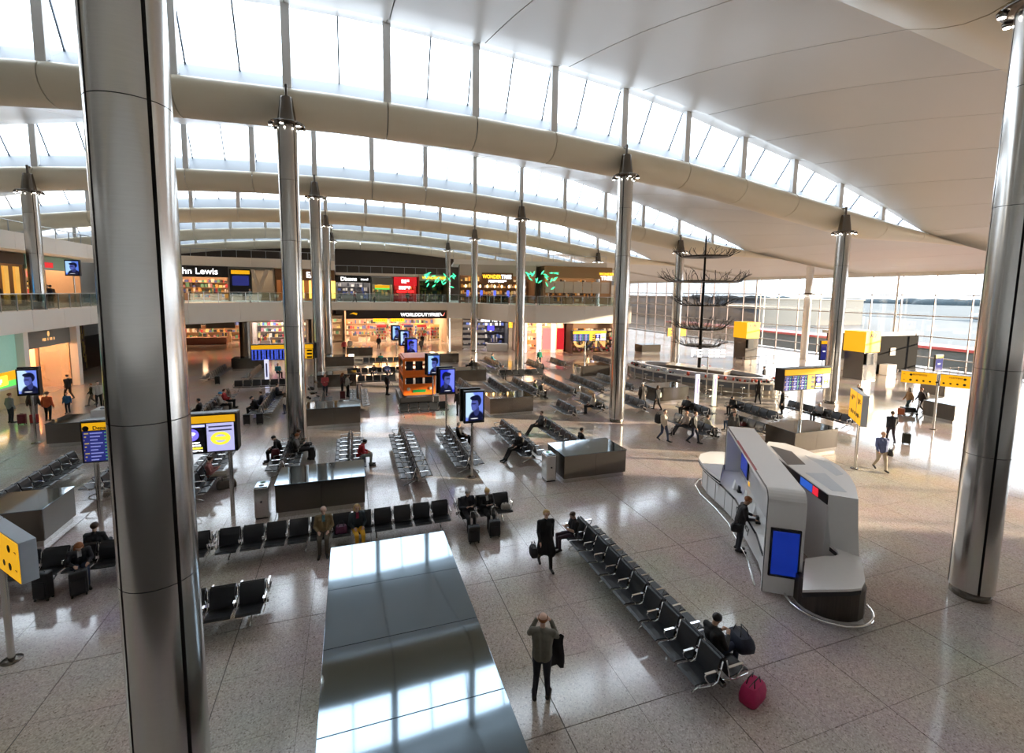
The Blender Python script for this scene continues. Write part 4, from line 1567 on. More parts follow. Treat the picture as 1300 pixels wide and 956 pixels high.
def oring(a0, b0, a1, b1, z0, z1, name, m):
    o1, o2 = oval(a0, b0), oval(a1, b1)
    mb = MB()
    vs = [(x, y, z0) for x, y in o1] + [(x, y, z1) for x, y in o1] + [(x, y, z1) for x, y in o2] + [(x, y, z0) for x, y in o2]
    fs = []
    for i in range(NB):
        j = (i + 1) % NB
        fs += [(i, j, NB + j, NB + i), (NB + i, NB + j, 2 * NB + j, 2 * NB + i), (2 * NB + i, 2 * NB + j, 3 * NB + j, 3 * NB + i), (3 * NB + i, 3 * NB + j, j, i)]
    mb.add(vs, fs)
    return mb.build(name, m, t)


BARW = mat('bar_pale', (0.66, 0.62, 0.58), 0.25)
oring(BRA, BRB, BRA - 0.9, BRB - 0.9, 1.02, 1.12, 'counter_top', BARW)
oring(BRA - 0.25, BRB - 0.25, BRA - 0.35, BRB - 0.35, 0.55, 1.02, 'apron', mat('bar_slate', (0.16, 0.17, 0.20), 0.3))
oring(BRA - 0.35, BRB - 0.35, BRA - 0.45, BRB - 0.45, 0.0, 0.55, 'front', mat('bar_tan', (0.42, 0.36, 0.30), 0.4))
oring(BRA - 0.05, BRB - 0.05, BRA - 0.13, BRB - 0.13, 0.22, 0.28, 'foot_rail', CHROME)
MB().prism([(-2.6, -0.7), (2.6, -0.7), (2.6, 0.7), (-2.6, 0.7)], 0, 1.5).build('island', mat('island_brown', (0.16, 0.12, 0.09), 0.4), t)
MB().prism([(-2.7, -0.8), (2.7, -0.8), (2.7, 0.8), (-2.7, 0.8)], 1.5, 1.56).build('island_top', BARW, t)
oring(BRA - 1.0, BRB - 0.95, BRA - 1.5, BRB - 1.35, 1.12, 1.40, 'display_case', mat('case_pale', (0.55, 0.56, 0.62), 0.15))
for i in range(30):
    a = 2 * PI * (i + 0.5) / 30
    MB().cbox(-0.05, 0.05, -0.05, 0.05, 0.0, 1.02, 0.01).build('upright', BARW, t, ((BRA - 0.12) * math.cos(a), (BRB - 0.12) * math.sin(a), 0))
rr = random.Random(5)
stm = None
stools = []
ORD = ['first', 'second', 'third', 'fourth', 'fifth', 'sixth', 'seventh', 'eighth', 'ninth', 'tenth', 'eleventh', 'twelfth', 'thirteenth', 'fourteenth', 'fifteenth', 'sixteenth', 'seventeenth', 'eighteenth']
for i in range(26):
    a = 2 * PI * (i + 0.5) / 26
    x, y = (BRA + 0.28) * math.cos(a), (BRB + 0.28) * math.sin(a)
    mw = Rz(BA, (BC[0], BC[1], 0)) @ Vector((x, y, 0))
    if mw.y > BC[1] + 1.5 + (mw.x - BC[0]) * -0.3:
        continue
    s = thing('bar_stool', None, 'stool', (mw.x, mw.y, 0), a, 'stools around the oval bar')
    if stm is None:
        stm = (MB().lathe([(0.0, 0.74), (0.17, 0.74), (0.18, 0.77), (0.15, 0.80), (0.0, 0.80)], 14).mesh('seat', BARW), MB().cyl(0.03, 0.03, 0.74, seg=8).mesh('stem', CHROME), MB().lathe([(0.0, 0.0), (0.2, 0.0), (0.2, 0.02), (0.03, 0.05)], 14).mesh('foot', CHROME))
    for nm, me in zip(('seat', 'stem', 'foot'), stm):
        put(nm, me, s)
    stools.append((in_view(mw.x, mw.y)[0], s))
for (q, s), w_ in zip(sorted(stools, key=lambda e: e[0]), ORD):
    s['label'] = 'pale bar stool at the oval bar, %s counted from the central column side' % w_
mb = MB()
for i in range(150):
    a = rr.uniform(0, 2 * PI)
    q = rr.uniform(0.4, 0.8)
    x, y = (BRA - q) * math.cos(a), (BRB - q) * math.sin(a)
    h = rr.uniform(0.06, 0.28)
    mb.cur = rr.randrange(4)
    mb.box(x - 0.07, x + 0.07, y - 0.07, y + 0.07, 1.12, 1.12 + h)
o = mb.build('tableware', [CW, CHROME, mat('tw_red', (0.5, 0.08, 0.05), 0.4), BLACK], t)
o['kind'] = 'stuff'
for dx, dy, lb in ((-2.2, 0.0, 'far'), ):
    pass
# mast sculpture
MX, MY = 29.2, 33.6
BR = mat('branch_black', (0.012, 0.011, 0.011), 0.4, 0.4)
t = thing('mast_sculpture', 'black tree-like mast sculpture with branched rings above the oval bar', 'sculpture', (MX, MY, 1.5))
MB().tube([(0, 0, 0), (0, 0, 5.5), (0, 0, 11.6)], 0.12, 10, None, [0.15, 0.12, 0.07]).build('mast', BR, t)
rr = random.Random(11)
for zc, rad, ext, cnt in ((9.75, 1.95, 1.2, 26), (7.6, 2.95, 1.5, 34), (5.55, 1.75, 1.7, 30), (3.5, 1.7, 1.6, 30), (2.0, 1.5, 1.4, 22)):
    mb = MB()
    mb.lathe([(rad * 0.25, zc), (rad * 0.95, zc - 0.03), (rad, zc + 0.03), (rad * 0.95, zc + 0.07), (rad * 0.25, zc + 0.05)], 28)
    for i in range(8):
        a = 2 * PI * i / 8
        mb.tube([(0, 0, zc), (rad * math.cos(a), rad * math.sin(a), zc + 0.02)], 0.03, 6)
    rg = mb.build('ring', BR, t)
    mb = MB()
    for i in range(cnt):
        a = 2 * PI * (i + rr.uniform(-.3, .3)) / cnt
        p = Vector((rad * math.cos(a), rad * math.sin(a), zc + 0.03))
        pts = [p]
        dirv = Vector((math.cos(a), math.sin(a), rr.uniform(0.4, 1.1)))
        for s_ in range(3):
            dirv = (dirv + Vector((rr.uniform(-.5, .5), rr.uniform(-.5, .5), rr.uniform(-.2, .3)))).normalized()
            pts.append(pts[-1] + dirv * ext * rr.uniform(0.18, 0.34))
        mb.tube(pts, 0.02, 5, None, [0.034, 0.028, 0.022, 0.016])
        for q in (1, 2):
            dv = (dirv + Vector((rr.uniform(-1, 1), rr.uniform(-1, 1), rr.uniform(-.1, .8)))).normalized()
            mb.tube([pts[q], pts[q] + dv * ext * rr.uniform(0.2, 0.45)], 0.014, 4)
    mb.build('branches', BR, t)['kind'] = 'stuff'
bs = thing('bar_sign', 'white lettered sign hanging on the front of the oval bar mast', 'sign', (27.2, 30.3, 3.3), -0.35)
scribble('letters', 6, 0.62, TEXTW, bs, (0, 0, 0), (PI / 2, 0, 0), 4)
MB().box(-1.35, 1.35, 0.02, 0.05, -0.36, -0.30).build('rail', CHROME, bs)
MB().cyl(0.05, -3.3, -0.3, (0, 0.04), 10).build('post', STEEL, bs)
MB().cyl(0.2, -3.3, -3.27, (0, 0.04), 14).build('base', STEELD, bs)

# ================================================================== shops
GOODC = [(0.75, 0.70, 0.65), (0.65, 0.08, 0.10), (0.75, 0.42, 0.12), (0.10, 0.15, 0.45), (0.85, 0.75, 0.35), (0.05, 0.05, 0.06), (0.55, 0.25, 0.30), (0.15, 0.35, 0.25)]
GOODM = [mat('goods_%d' % i, c, 0.45) for i, c in enumerate(GOODC)]
srnd = random.Random(21)


def shop(label, x, y, z, ang, wd, ht, dep, wall, light=3.0, sign=None, signcol=BLACK, signh=0.9, goods=1.0, warm=True, pal=None, extras=None, shelves=4):
    """local x along the front, +y inward, z up"""
    t = thing('shop', label, 'shop', (x, y, z), ang, 'shop units around the hall')
    wm = mat('shopwall_%s' % str(wall), wall, 0.6)
    MB().box(0, wd, dep - 0.1, dep, 0, ht).build('back_wall', wm, t)
    for xx in (0, wd - 0.12):
        MB().box(xx, xx + 0.12, 0, dep, 0, ht).build('side_wall', wm, t)
    MB().box(0, wd, 0.1, dep, ht - 0.06, ht).build('soffit', wm, t)
    lc = (1.0, 0.70, 0.42) if warm else (1.0, 0.93, 0.85)
    lm = mat('shoplight_%s_%.1f' % (warm, light), lc, 0.5, 0, 0.0, emit=light)
    n = max(1, int(wd / 2.5))
    for i in range(n):
        MB().box(wd * (i + 0.2) / n, wd * (i + 0.8) / n, dep * 0.2, dep * 0.8, ht - 0.10, ht - 0.065).build('light_panel', lm, t)
    if goods:
        for s_ in range(shelves):
            zz = 0.35 + s_ * (ht - signh - 0.7) / max(1, shelves - 1) * 0.9
            MB().box(0.15, wd - 0.15, dep - 0.55, dep - 0.1, zz - 0.05, zz).build('shelf', wm, t)
            mb = MB()
            xx = 0.2
            while xx < wd - 0.5:
                w_ = srnd.uniform(0.12, 0.4)
                if srnd.random() < goods:
                    mb.cur = srnd.choice(pal) if pal else srnd.randrange(8)
                    mb.box(xx, xx + w_, dep - 0.5, dep - 0.15, zz, zz + srnd.uniform(0.2, 0.62))
                xx += w_ + srnd.uniform(0.02, 0.12)
            if mb.f:
                mb.build('merchandise', GOODM, t)['kind'] = 'stuff'
        for q in range(max(1, int(wd / 3))):
            xx = 0.8 + q * 3.0
            if xx + 1 > wd:
                break
            st = MB().cbox(xx, xx + 1.2, dep * 0.35, dep * 0.35 + 0.6, 0, 0.9, 0.02).build('display_table', wm, t)
            mb = MB()
            for e in range(6):
                mb.cur = srnd.choice(pal) if pal else srnd.randrange(8)
                h = srnd.uniform(0.15, 0.7)
                mb.box(xx + 0.05 + e * 0.19, xx + 0.2 + e * 0.19, dep * 0.35 + 0.1, dep * 0.35 + 0.5, 0.9, 0.9 + h)
            mb.build('merchandise', GOODM, st)['kind'] = 'stuff'
    if signh > 0:
        b = MB().cbox(0, wd, -0.12, 0.10, ht - signh, ht, 0.015).build('sign_board', signcol, t)
        for (txt, size, xx, m, bold) in (sign or []):
            lettering('sign_text', txt, size, m, b, (xx, -0.13, ht - signh / 2), (PI / 2, 0, 0), bold)
    if extras:
        extras(t)
    return t


BROWN = mat('sign_brown', (0.20, 0.10, 0.045), 0.5)
CREAM = mat('sign_cream', (0.62, 0.56, 0.48), 0.5)
GREYS = mat('sign_grey', (0.22, 0.23, 0.22), 0.5)
REDS = mat('sign_red', (0.45, 0.01, 0.015), 0.4, emit=0.5)
TEXTO = mat('text_orange', (0.95, 0.5, 0.03), 0.4, emit=1.0)
TEXTG = mat('text_gold', (0.75, 0.42, 0.15), 0.4, emit=0.5)
# ---- upper level, facing the hall
ZU = 6.42
shop('upper shop with black sign reading John Lewis', -20.4, 66.0, ZU, 0.0, 6.3, 4.2, 5, (0.45, 0.30, 0.20), 3.5, [('John Lewis', 1.05, 2.95, TEXTW, 0.006)], BLACK, 1.35, 1.0)


def info_extra(t):
    b = MB().cbox(0.2, 2.6, -0.5, -0.3, 0.6, 3.9, 0.03).build('screen_stand', BLACK, t)
    MB().box(0.4, 2.4, -0.52, -0.5, 3.3, 3.75).build('yellow_strip', YELLOW, b)
    MB().box(0.5, 2.3, -0.52, -0.5, 1.9, 3.1).build('display', mat('panel_navy', (0.012, 0.015, 0.10)), b)
    MB().prism([(3.2, 1.2), (3.5, 1.2), (4.6, 3.9), (4.1, 3.9), (3.4, 2.0), (2.9, 3.9), (2.5, 3.9)], -0.1, 0.1, Matrix.Translation((0, -0.4, 0)) @ Matrix.Rotation(PI / 2, 4, 'X')).build('forked_post', CREAM, t)


shop('upper lobby with dark screens and a forked pale post', -14.1, 66.0, ZU, 0.0, 5.0, 4.2, 4, (0.30, 0.29, 0.28), 2.0, None, GREYS, 0.35, 0.0, True, None, info_extra)


def eat_extra(t):
    for i, xx in enumerate((2.0, 3.9, 5.8)):
        MB().cbox(xx, xx + 1.3, -0.05, 0.05, 0.4, 2.7, 0.02).build('lit_window', mat('lit_amber', (1.0, 0.42, 0.08), 0.4, 0, 0.5, 3, emit=1.4), t)


shop('upper brown cafe front with white EAT. sign', -9.0, 66.6, ZU, 0.0, 7.0, 4.1, 4, (0.20, 0.10, 0.05), 2.5, [('EAT.', 1.0, 4.6, TEXTW, 0.03)], BROWN, 1.4, 0.0, True, None, eat_extra)
shop('upper electronics shop with black Dixons travel sign', -1.9, 68.5, ZU, 0.0, 4.6, 3.5, 4, (0.25, 0.24, 0.25), 2.5, [('Dixons', 0.72, 1.7, TEXTW, 0.02), ('travel', 0.42, 3.75, TEXTW, 0.01)], BLACK, 0.9, 0.8, False, [3, 5, 0])
shop('upper grey shop with a yellow and green panel', 2.8, 68.5, ZU, 0.0, 2.9, 3.3, 4, (0.30, 0.33, 0.32), 2.0, None, GREYS, 0.9, 0.7, True, [4, 7, 5], lambda t: (MB().box(0.4, 2.4, -0.3, -0.2, 1.9, 2.3).build('yellow_panel', YELLOW, t), MB().box(0.4, 2.4, -0.3, -0.2, 1.7, 1.9).build('green_panel', mat('panel_green', (0.1, 0.6, 0.1), 0.4, emit=0.5), t)))
shop('upper red shop front glowing red with white letters', 5.8, 68.5, ZU, 0.0, 3.2, 3.5, 4, (0.42, 0.02, 0.03), 2.5, None, REDS, 1.2, 0.6, True, [1, 2], lambda t: (scribble('sign_text', 3, 0.5, TEXTW, t, (1.6, -0.14, 2.9), (PI / 2, 0, 0), 3), scribble('sign_text', 5, 0.45, TEXTW, t, (1.5, -0.14, 2.0), (PI / 2, 0, 0), 8), MB().box(0.4, 2.8, -0.14, -0.05, 1.3, 1.65).build('red_strip', mat('red_strip', (0.8, 0.02, 0.02), 0.4, emit=0.9), t)))
shop('upper bar corner with lettered orange sign and green plants', 9.2, 67.5, ZU, 0.0, 4.2, 3.9, 4, (0.30, 0.20, 0.12), 3.0, [('WONDERTREE', 0.5, 2.1, TEXTO, 0.01)], CREAM, 0.9, 0.8, True, [2, 4, 5])


def wonder_extra(t):
    b = MB().cbox(3.0, 7.3, -0.5, -0.25, 2.75, 4.2, 0.02).build('name_board', BROWN, t)
    lettering('sign_text', 'WONDER', 0.72, TEXTO, b, (4.35, -0.52, 3.65), (PI / 2, 0, 0), 0.02, sx=0.78)
    lettering('sign_text', 'TREE', 0.72, TEXTW, b, (6.35, -0.52, 3.65), (PI / 2, 0, 0), 0.02, sx=0.9)
    scribble('sign_text', 10, 0.34, TEXTW, b, (5.15, -0.505, 3.05), (PI / 2, 0, 0), 6)
    for i in range(9):
        MB().ell((0.8 + i * 1.0, -0.1, 2.35), (0.12, 0.12, 0.2), 8, 6).build('pendant_lamp', mat('pendant', (1.0, 0.55, 0.2), 0.4, emit=5.0), t)
    for i in range(5):
        MB().box(1.0 + i * 1.9, 1.35 + i * 1.9, 1.2, 1.25, 0.9, 1.8).build('bar_screen', mat('scr_b', (0.05, 0.08, 0.5), 0.3, emit=0.9), t)


shop('long upper restaurant with board reading WONDER TREE', 14.2, 63.6, ZU, -0.18, 10.6, 5.3, 5, (0.16, 0.09, 0.05), 2.2, None, CREAM, 1.5, 1.0, True, [2, 4, 5, 0], wonder_extra)


def terrace_extra(t):
    lettering('sign_text', 'TREE', 0.8, TEXTW, t, (9.3, -0.2, 3.75), (PI / 2, 0, 0), 0.02)
    lettering('sign_text', 'WONDER', 0.5, TEXTO, t, (9.3, -0.2, 4.35), (PI / 2, 0, 0), 0.01)
    for i in range(7):
        MB().box(0.3 + i * 1.4, 1.6 + i * 1.4, 0.2, 0.26, 1.6, 3.2).build('blind', CREAM, t)


shop('sunlit upper restaurant terrace front with tan fascia', 25.6, 61.0, ZU, -0.10, 10.2, 5.3, 5, (0.35, 0.24, 0.15), 1.5, None, mat('fascia_tan', (0.40, 0.25, 0.12), 0.5), 1.6, 0.7, True, [0, 2, 5], terrace_extra)
# green light sprays by the restaurant
NEON = mat('neon_green', (0.05, 0.75, 0.30), 0.4, emit=1.0)
rr = random.Random(4)
for x, y, lb in ((11.6, 65.2, 'bright green leaf sculpture near the upper bar corner'), (22.6, 55.2, 'bright green leaf sculpture above the gallery glass')):
    t = thing('leaf_sculpture', lb, 'sculpture', (x, y, ZU))
    MB().tube([(0, 0, 0), (0.05, 0, 1.8), (0.3, 0, 3.0)], 0.06, 8).build('trunk', BR, t)
    for i in range(22):
        a = rr.uniform(0, 2 * PI)
        p = Vector((0.2 + rr.uniform(-2.2, 2.4), rr.uniform(-.4, .4), rr.uniform(2.1, 4.1)))
        mb = MB()
        M = Matrix.Translation(p) @ Matrix.Rotation(rr.uniform(-1.2, 1.2), 4, 'Y')
        mb.add([(-0.38, 0, 0), (0, 0.03, 0.10), (0.38, 0, 0), (0, -0.03, -0.10), (0, 0.05, 0), (0, -0.05, 0)], [(0, 4, 1), (1, 4, 2), (2, 4, 3), (3, 4, 0), (0, 1, 5), (1, 2, 5), (2, 3, 5), (3, 0, 5)], False, M)
        mb.build('leaf', NEON, t)
# ---- parapets above the upper shops, with terrace rail


def parapet(a, b, z0, z1, name, label):
    a, b = Vector(a), Vector(b)
    d = b - a
    L = d.length
    t = thing(name, label, None, (a.x, a.y, 0), math.atan2(d.y, d.x), None, 'structure')
    n = max(1, round(L / 5))
    for i in range(n):
        MB().cbox(L * i / n + .006, L * (i + 1) / n - .006, -0.25, 0.15, z0, z1, 0.02).build('panel', WALLW, t)
    MB().box(0, L, 0.15, 8.0, z0, z0 + 0.3).build('roof_deck', WALLW, t)
    MB().tube([(0, 0.3, z1 + 0.95), (L, 0.3, z1 + 0.95)], 0.03, 6).build('handrail', RAIL, t)
    m = max(2, round(L / 1.6))
    pm = MB().box(-0.02, 0.02, 0.27, 0.33, z1 - 0.1, z1 + 0.95).mesh('rail_post', RAIL)
    for i in range(m + 1):
        put('rail_post', pm, t, (L * i / m, 0, 0))


parapet((-26.2, 66.0), (-1.9, 66.6), 10.6, 11.75, 'trim_2', 'white parapet over the department store and cafe')
parapet((-1.9, 68.5), (13.4, 68.0), 10.0, 10.35, 'trim_3', 'thin ledge over the red shop and its neighbours')
parapet((13.4, 63.9), (35.0, 60.3), 11.72, 12.35, 'trim_4', 'white parapet over the restaurant')
# side wing
a = Vector((-26.2, 20)); b = Vector((-26.2, 66))
t = thing('trim_5', 'white parapet over the side gallery shops', None, (-23.8, 20, 0), PI / 2, None, 'structure')
for i in range(9):
    MB().cbox(46 * i / 9 + .006, 46 * (i + 1) / 9 - .006, -0.25, 0.15, 10.6, 11.9, 0.02).build('panel', WALLW, t)
MB().box(0, 46, 0.15, 14, 10.6, 10.9).build('roof_deck', WALLW, t)
MB().tube([(0, 0.3, 12.8), (46, 0.3, 12.8)], 0.03, 6).build('handrail', RAIL, t)
pm = MB().box(-0.02, 0.02, 0.27, 0.33, 11.8, 12.8).mesh('rail_post', RAIL)
for i in range(24):
    put('rail_post', pm, t, (46 * i / 23, 0, 0))
# side wing upper shops: local x along +Y, inward = -X
ZS = 6.24


def left_extra(t):
    MB().box(0.5, 3.4, -0.6, -0.5, 0.3, 2.6).build('blue_screen', mat('scr_sky', (0.02, 0.25, 0.6), 0.3, emit=0.8), t)
    MB().box(4.3, 7.0, -1.6, -1.45, 2.4, 4.0).build('white_board', GREYB, t)
    MB().cyl(0.12, 0, 4.3, (5.4, -0.2), 10).build('white_post', WALLW, t)


shop('side gallery shop with dark front and blue screen', -25.6, 33.5, ZS, PI / 2, 9.5, 4.3, 4, (0.08, 0.06, 0.05), 1.5, None, BLACK, 1.2, 0.4, True, [2, 5], left_extra)


def gold_extra(t):
    for i in range(5):
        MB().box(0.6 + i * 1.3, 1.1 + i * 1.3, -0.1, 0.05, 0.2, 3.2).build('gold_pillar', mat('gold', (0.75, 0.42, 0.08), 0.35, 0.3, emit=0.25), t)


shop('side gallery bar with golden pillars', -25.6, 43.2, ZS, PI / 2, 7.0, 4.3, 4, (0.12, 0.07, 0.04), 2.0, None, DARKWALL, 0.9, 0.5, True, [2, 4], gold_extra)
shop('side gallery shop with warm crowded shelves and teal band', -25.6, 50.4, ZS, PI / 2, 8.5, 4.3, 4, (0.45, 0.30, 0.20), 4.0, None, mat('teal_band', (0.30, 0.55, 0.50), 0.4), 1.2, 1.0, True, None, lambda t: MB().box(1.8, 3.4, -0.3, -0.15, 3.3, 3.75).build('red_tag', REDS, t))
# ---- ground level, side wing


def teal_extra(t):
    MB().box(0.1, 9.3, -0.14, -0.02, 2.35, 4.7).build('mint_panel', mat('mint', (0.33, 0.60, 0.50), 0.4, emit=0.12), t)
    MB().box(0.1, 9.3, -0.16, -0.02, 1.75, 2.32).build('yellow_band', YELLOW, t)
    MB().box(0.1, 9.3, -0.16, -0.02, 1.35, 1.75).build('green_band', mat('panel_green', (0.1, 0.6, 0.1)), t)
    MB().box(0.1, 9.3, -0.10, -0.02, 0.0, 1.35).build('cream_panel', mat('panel_cream', (0.75, 0.62, 0.35), 0.5), t)
    MB().cbox(6.2, 8.2, -0.2, -0.1, 1.5, 2.15, 0.05).build('orange_plate', TEXTO, t)
    scribble('sign_text', 4, 0.3, TEXTW, t, (7.2, -0.2, 1.8), (PI / 2, 0, 0), 5)
    MB().box(0.1, 9.3, -0.15, -0.02, 1.2, 1.4).build('white_band', CW, t)


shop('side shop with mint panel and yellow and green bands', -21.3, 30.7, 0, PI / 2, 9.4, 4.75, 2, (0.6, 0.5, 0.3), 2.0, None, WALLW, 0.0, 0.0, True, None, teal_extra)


def peach_extra(t):
    MB().ell((2.7, 1.0, 3.9 - 0.1), (0.01, 0.01, 0.01)).build('bulb', LAMPW, t)
    scribble('sign_text', 10, 0.2, TEXTG, t, (3.2, -0.125, 4.02), (PI / 2, 0, 0), 7)
    MB().ell((3.2, -0.13, 4.42), (0.14, 0.02, 0.2), 10, 8).build('emblem', TEXTG, t)
    MB().cbox(1.6, 3.3, 0.4, 1.1, 0, 0.35, 0.02).build('plinth', mat('peach_wood', (0.75, 0.45, 0.22), 0.5), t)
    for xx in (0.0, 2.0, 6.0):
        MB().box(xx, xx + 0.12, -0.05, 0.15, 0, 3.5).build('frame_post', mat('frame_bronze', (0.22, 0.13, 0.08), 0.4), t)
    MB().box(2.1, 6.0, 0.02, 0.04, 0.0, 3.5).build('shop_glass', GLASSW, t)


shop('side shop with grey fascia and peach lit window', -21.3, 40.5, 0, PI / 2, 6.1, 4.75, 2.6, (0.90, 0.60, 0.38), 14.0, None, GREYS, 1.25, 0.0, True, None, peach_extra)
MB()
t = thing('mannequin', 'white dressed mannequin with a red cap in the peach shop window', 'mannequin', (-21.95, 43.1, 0.35))
MB().lathe([(0.0, 0.0), (0.16, 0.0), (0.15, 0.3), (0.19, 0.55), (0.17, 0.75), (0.22, 1.05), (0.2, 1.25), (0.06, 1.36), (0.05, 1.45)], 14).build('torso', CW, t)
MB().ell((0, 0, 1.55), (0.09, 0.1, 0.12)).build('head', CW, t)
MB().ell((0, 0, 1.64), (0.11, 0.12, 0.08)).build('cap', REDS, t)
t = thing('bead_screen', 'dark hanging screen of glittering strands under the side gallery', 'screen', (-23.6, 47.3, 0), PI / 2)
MB().box(0, 7.5, 0.3, 0.5, 0, 4.3).build('backing', BLACK, t)
mb = MB()
rr = random.Random(8)
for i in range(170):
    xx = rr.uniform(0.1, 7.4)
    z = rr.uniform(0.1, 3.6)
    mb.box(xx - .03, xx + .03, 0.2, 0.26, z, z + rr.uniform(0.2, 0.7))
mb.build('strands', mat('strand_olive', (0.35, 0.32, 0.12), 0.3, 0.5), t)['kind'] = 'stuff'
for y0 in (40.3, 46.75):
    struct('trim_6', MB().box(-21.35, -20.75, y0 - 0.25, y0 + 0.25, 0, 4.8).mesh('trim_6', WALLW))
# ---- ground level, rear


def dutyfree_extra(t):
    b = MB().cbox(0.4, 13.5, -7.85, -7.65, 4.28, 5.38, 0.02).build('sign_board', mat('sign_choc', (0.03, 0.022, 0.02), 0.4), t)
    lettering('sign_text', 'WORLDDUTYFREE', 0.62, TEXTW, b, (9.9, -7.86, 4.78), (PI / 2, 0, 0), 0.012)
    MB().prism([(1.0, 0.0), (1.5, 0.25), (2.0, 0.15), (1.9, -0.1), (1.4, 0.05)], 0, 0.03, Matrix.Translation((-0.2, -7.86, 4.85)) @ Matrix.Rotation(PI / 2, 4, 'X')).build('yellow_mark', YELLOW, t)
    for s_, c in ((-1, TEXTW), (1, mat('wing_red', (0.8, 0.15, 0.10), 0.4, emit=0.8))):
        MB().prism([(13.0, 0.0), (13.0 + s_ * 0.35, 0.5), (13.0 + s_ * 0.2, 0.05)], 0, 0.03, Matrix.Translation((-0.1, -7.86, 4.62)) @ Matrix.Rotation(PI / 2, 4, 'X')).build('logo_wing', c, t)


shop('wide duty free entrance with long black WORLDDUTYFREE sign', -1.0, 72.0, 0, 0.0, 15.2, 5.25, 14, (0.55, 0.42, 0.32), 5.0, None, CREAM, 0.3, 0.9, True, None, dutyfree_extra, 5)
rr = random.Random(14)
for i in range(9):
    x, y = 4.5 + (i % 5) * 2.1, 76.5 + (i // 5) * 3.2
    t = thing('display_gondola', 'duty free display stand with %s header, %s' % (('red', 'white', 'blue', 'red', 'yellow', 'rose', 'white', 'red', 'orange')[i], ('front row nearest the black signs', 'front row second', 'front row middle', 'front row fourth', 'front row end', 'rear row first', 'rear row second', 'rear row third', 'rear row end')[i]), 'display', (x, y, 0), 0, 'duty free display stands')
    MB().cbox(-0.75, 0.75, -0.35, 0.35, 0, 0.3, 0.02).build('base', CW, t)
    MB().box(-0.7, 0.7, -0.04, 0.04, 0.3, 2.2).build('spine', CW, t)
    mb = MB()
    for r in range(4):
        for q in range(6):
            mb.cur = rr.randrange(8)
            mb.box(-0.68 + q * .23, -0.5 + q * .23, -0.3, -0.06, 0.35 + r * .48, 0.35 + r * .48 + rr.uniform(.2, .4))
    mb.build('merchandise', GOODM, t)['kind'] = 'stuff'
    MB().cbox(-0.75, 0.75, -0.1, 0.1, 2.2, 2.6, 0.02).build('header', GOODM[(1, 0, 3, 1, 4, 6, 0, 1, 2)[i]], t)


def cath_extra(t):
    for i in range(6):
        MB().box(0, 3.0, -0.16, -0.06, 0.2 + i * 0.72, 0.55 + i * 0.72).build('stripe', CW, t)
    scribble('sign_text', 11, 0.34, TEXTW, t, (3.9, -0.17, 4.05), (PI / 2, 0, 0), 12)
    MB().cbox(3.2, 6.0, -2.4, -1.2, 0, 1.0, 0.03).build('till_desk', CW, t)
    MB().box(3.4, 4.3, -0.3, -0.2, 2.7, 3.3).build('blue_light', mat('blue_l', (0.05, 0.04, 0.8), 0.4, emit=1.2), t)


shop('black and white striped shop under the gallery', 14.6, 63.4, 0, -0.2, 6.4, 4.3, 4, (0.06, 0.06, 0.07), 4.0, None, BLACK, 0.55, 0.8, False, [0, 5, 3], cath_extra)


def white_extra(t):
    for i in range(3):
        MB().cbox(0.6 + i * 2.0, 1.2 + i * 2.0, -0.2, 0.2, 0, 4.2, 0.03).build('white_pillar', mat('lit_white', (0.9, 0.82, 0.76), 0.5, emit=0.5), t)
    for i, c in enumerate((mat('pan_blue', (0.06, 0.16, 0.40), 0.4), mat('pan_pink', (0.75, 0.30, 0.28), 0.4, emit=0.4), mat('pan_red', (0.6, 0.02, 0.03), 0.4, emit=0.4))):
        MB().box((0.2, 3.3, 5.3)[i], (0.7, 4.5, 6.3)[i], -0.3, -0.22, 0.4, 3.3).build('advert_panel', c, t)


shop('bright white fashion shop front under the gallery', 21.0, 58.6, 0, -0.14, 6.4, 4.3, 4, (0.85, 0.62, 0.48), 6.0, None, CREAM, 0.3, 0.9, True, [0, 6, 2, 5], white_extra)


def on_extra(t):
    lettering('sign_text', 'O  N', 2.2, TEXTG, t, (2.4, -0.3, 1.6), (PI / 2, 0, 0), 0.05)
    mb = MB()
    r2 = random.Random(31)
    for i in range(180):
        x, z = r2.uniform(0.1, 7.8), r2.uniform(0.2, 2.9)
        mb.cur = r2.randrange(8)
        mb.box(x, x + .2, -0.15, 0.05, z, z + .3)
    mb.build('bag_wall', GOODM, t)['kind'] = 'stuff'


shop('dark bag shop with giant letters under the gallery', 27.5, 55.5, 0, -0.05, 8.0, 4.3, 3.5, (0.14, 0.09, 0.06), 3.5, None, BROWN, 0.9, 0.5, True, [2, 5, 0], on_extra)


def grey_extra(t):
    for x in (1.4, 5.6):
        MB().cbox(x, x + 3.6, -1.2, -1.0, 2.5, 4.1, 0.02, Matrix.Rotation(0.15, 4, 'X')).build('grey_canopy', mat('canopy_grey', (0.20, 0.21, 0.20), 0.5), t)
    MB().cbox(3.0, 8.0, -1.5, -0.6, 0, 1.0, 0.03).build('counter', mat('counter_red', (0.45, 0.18, 0.12), 0.4), t)


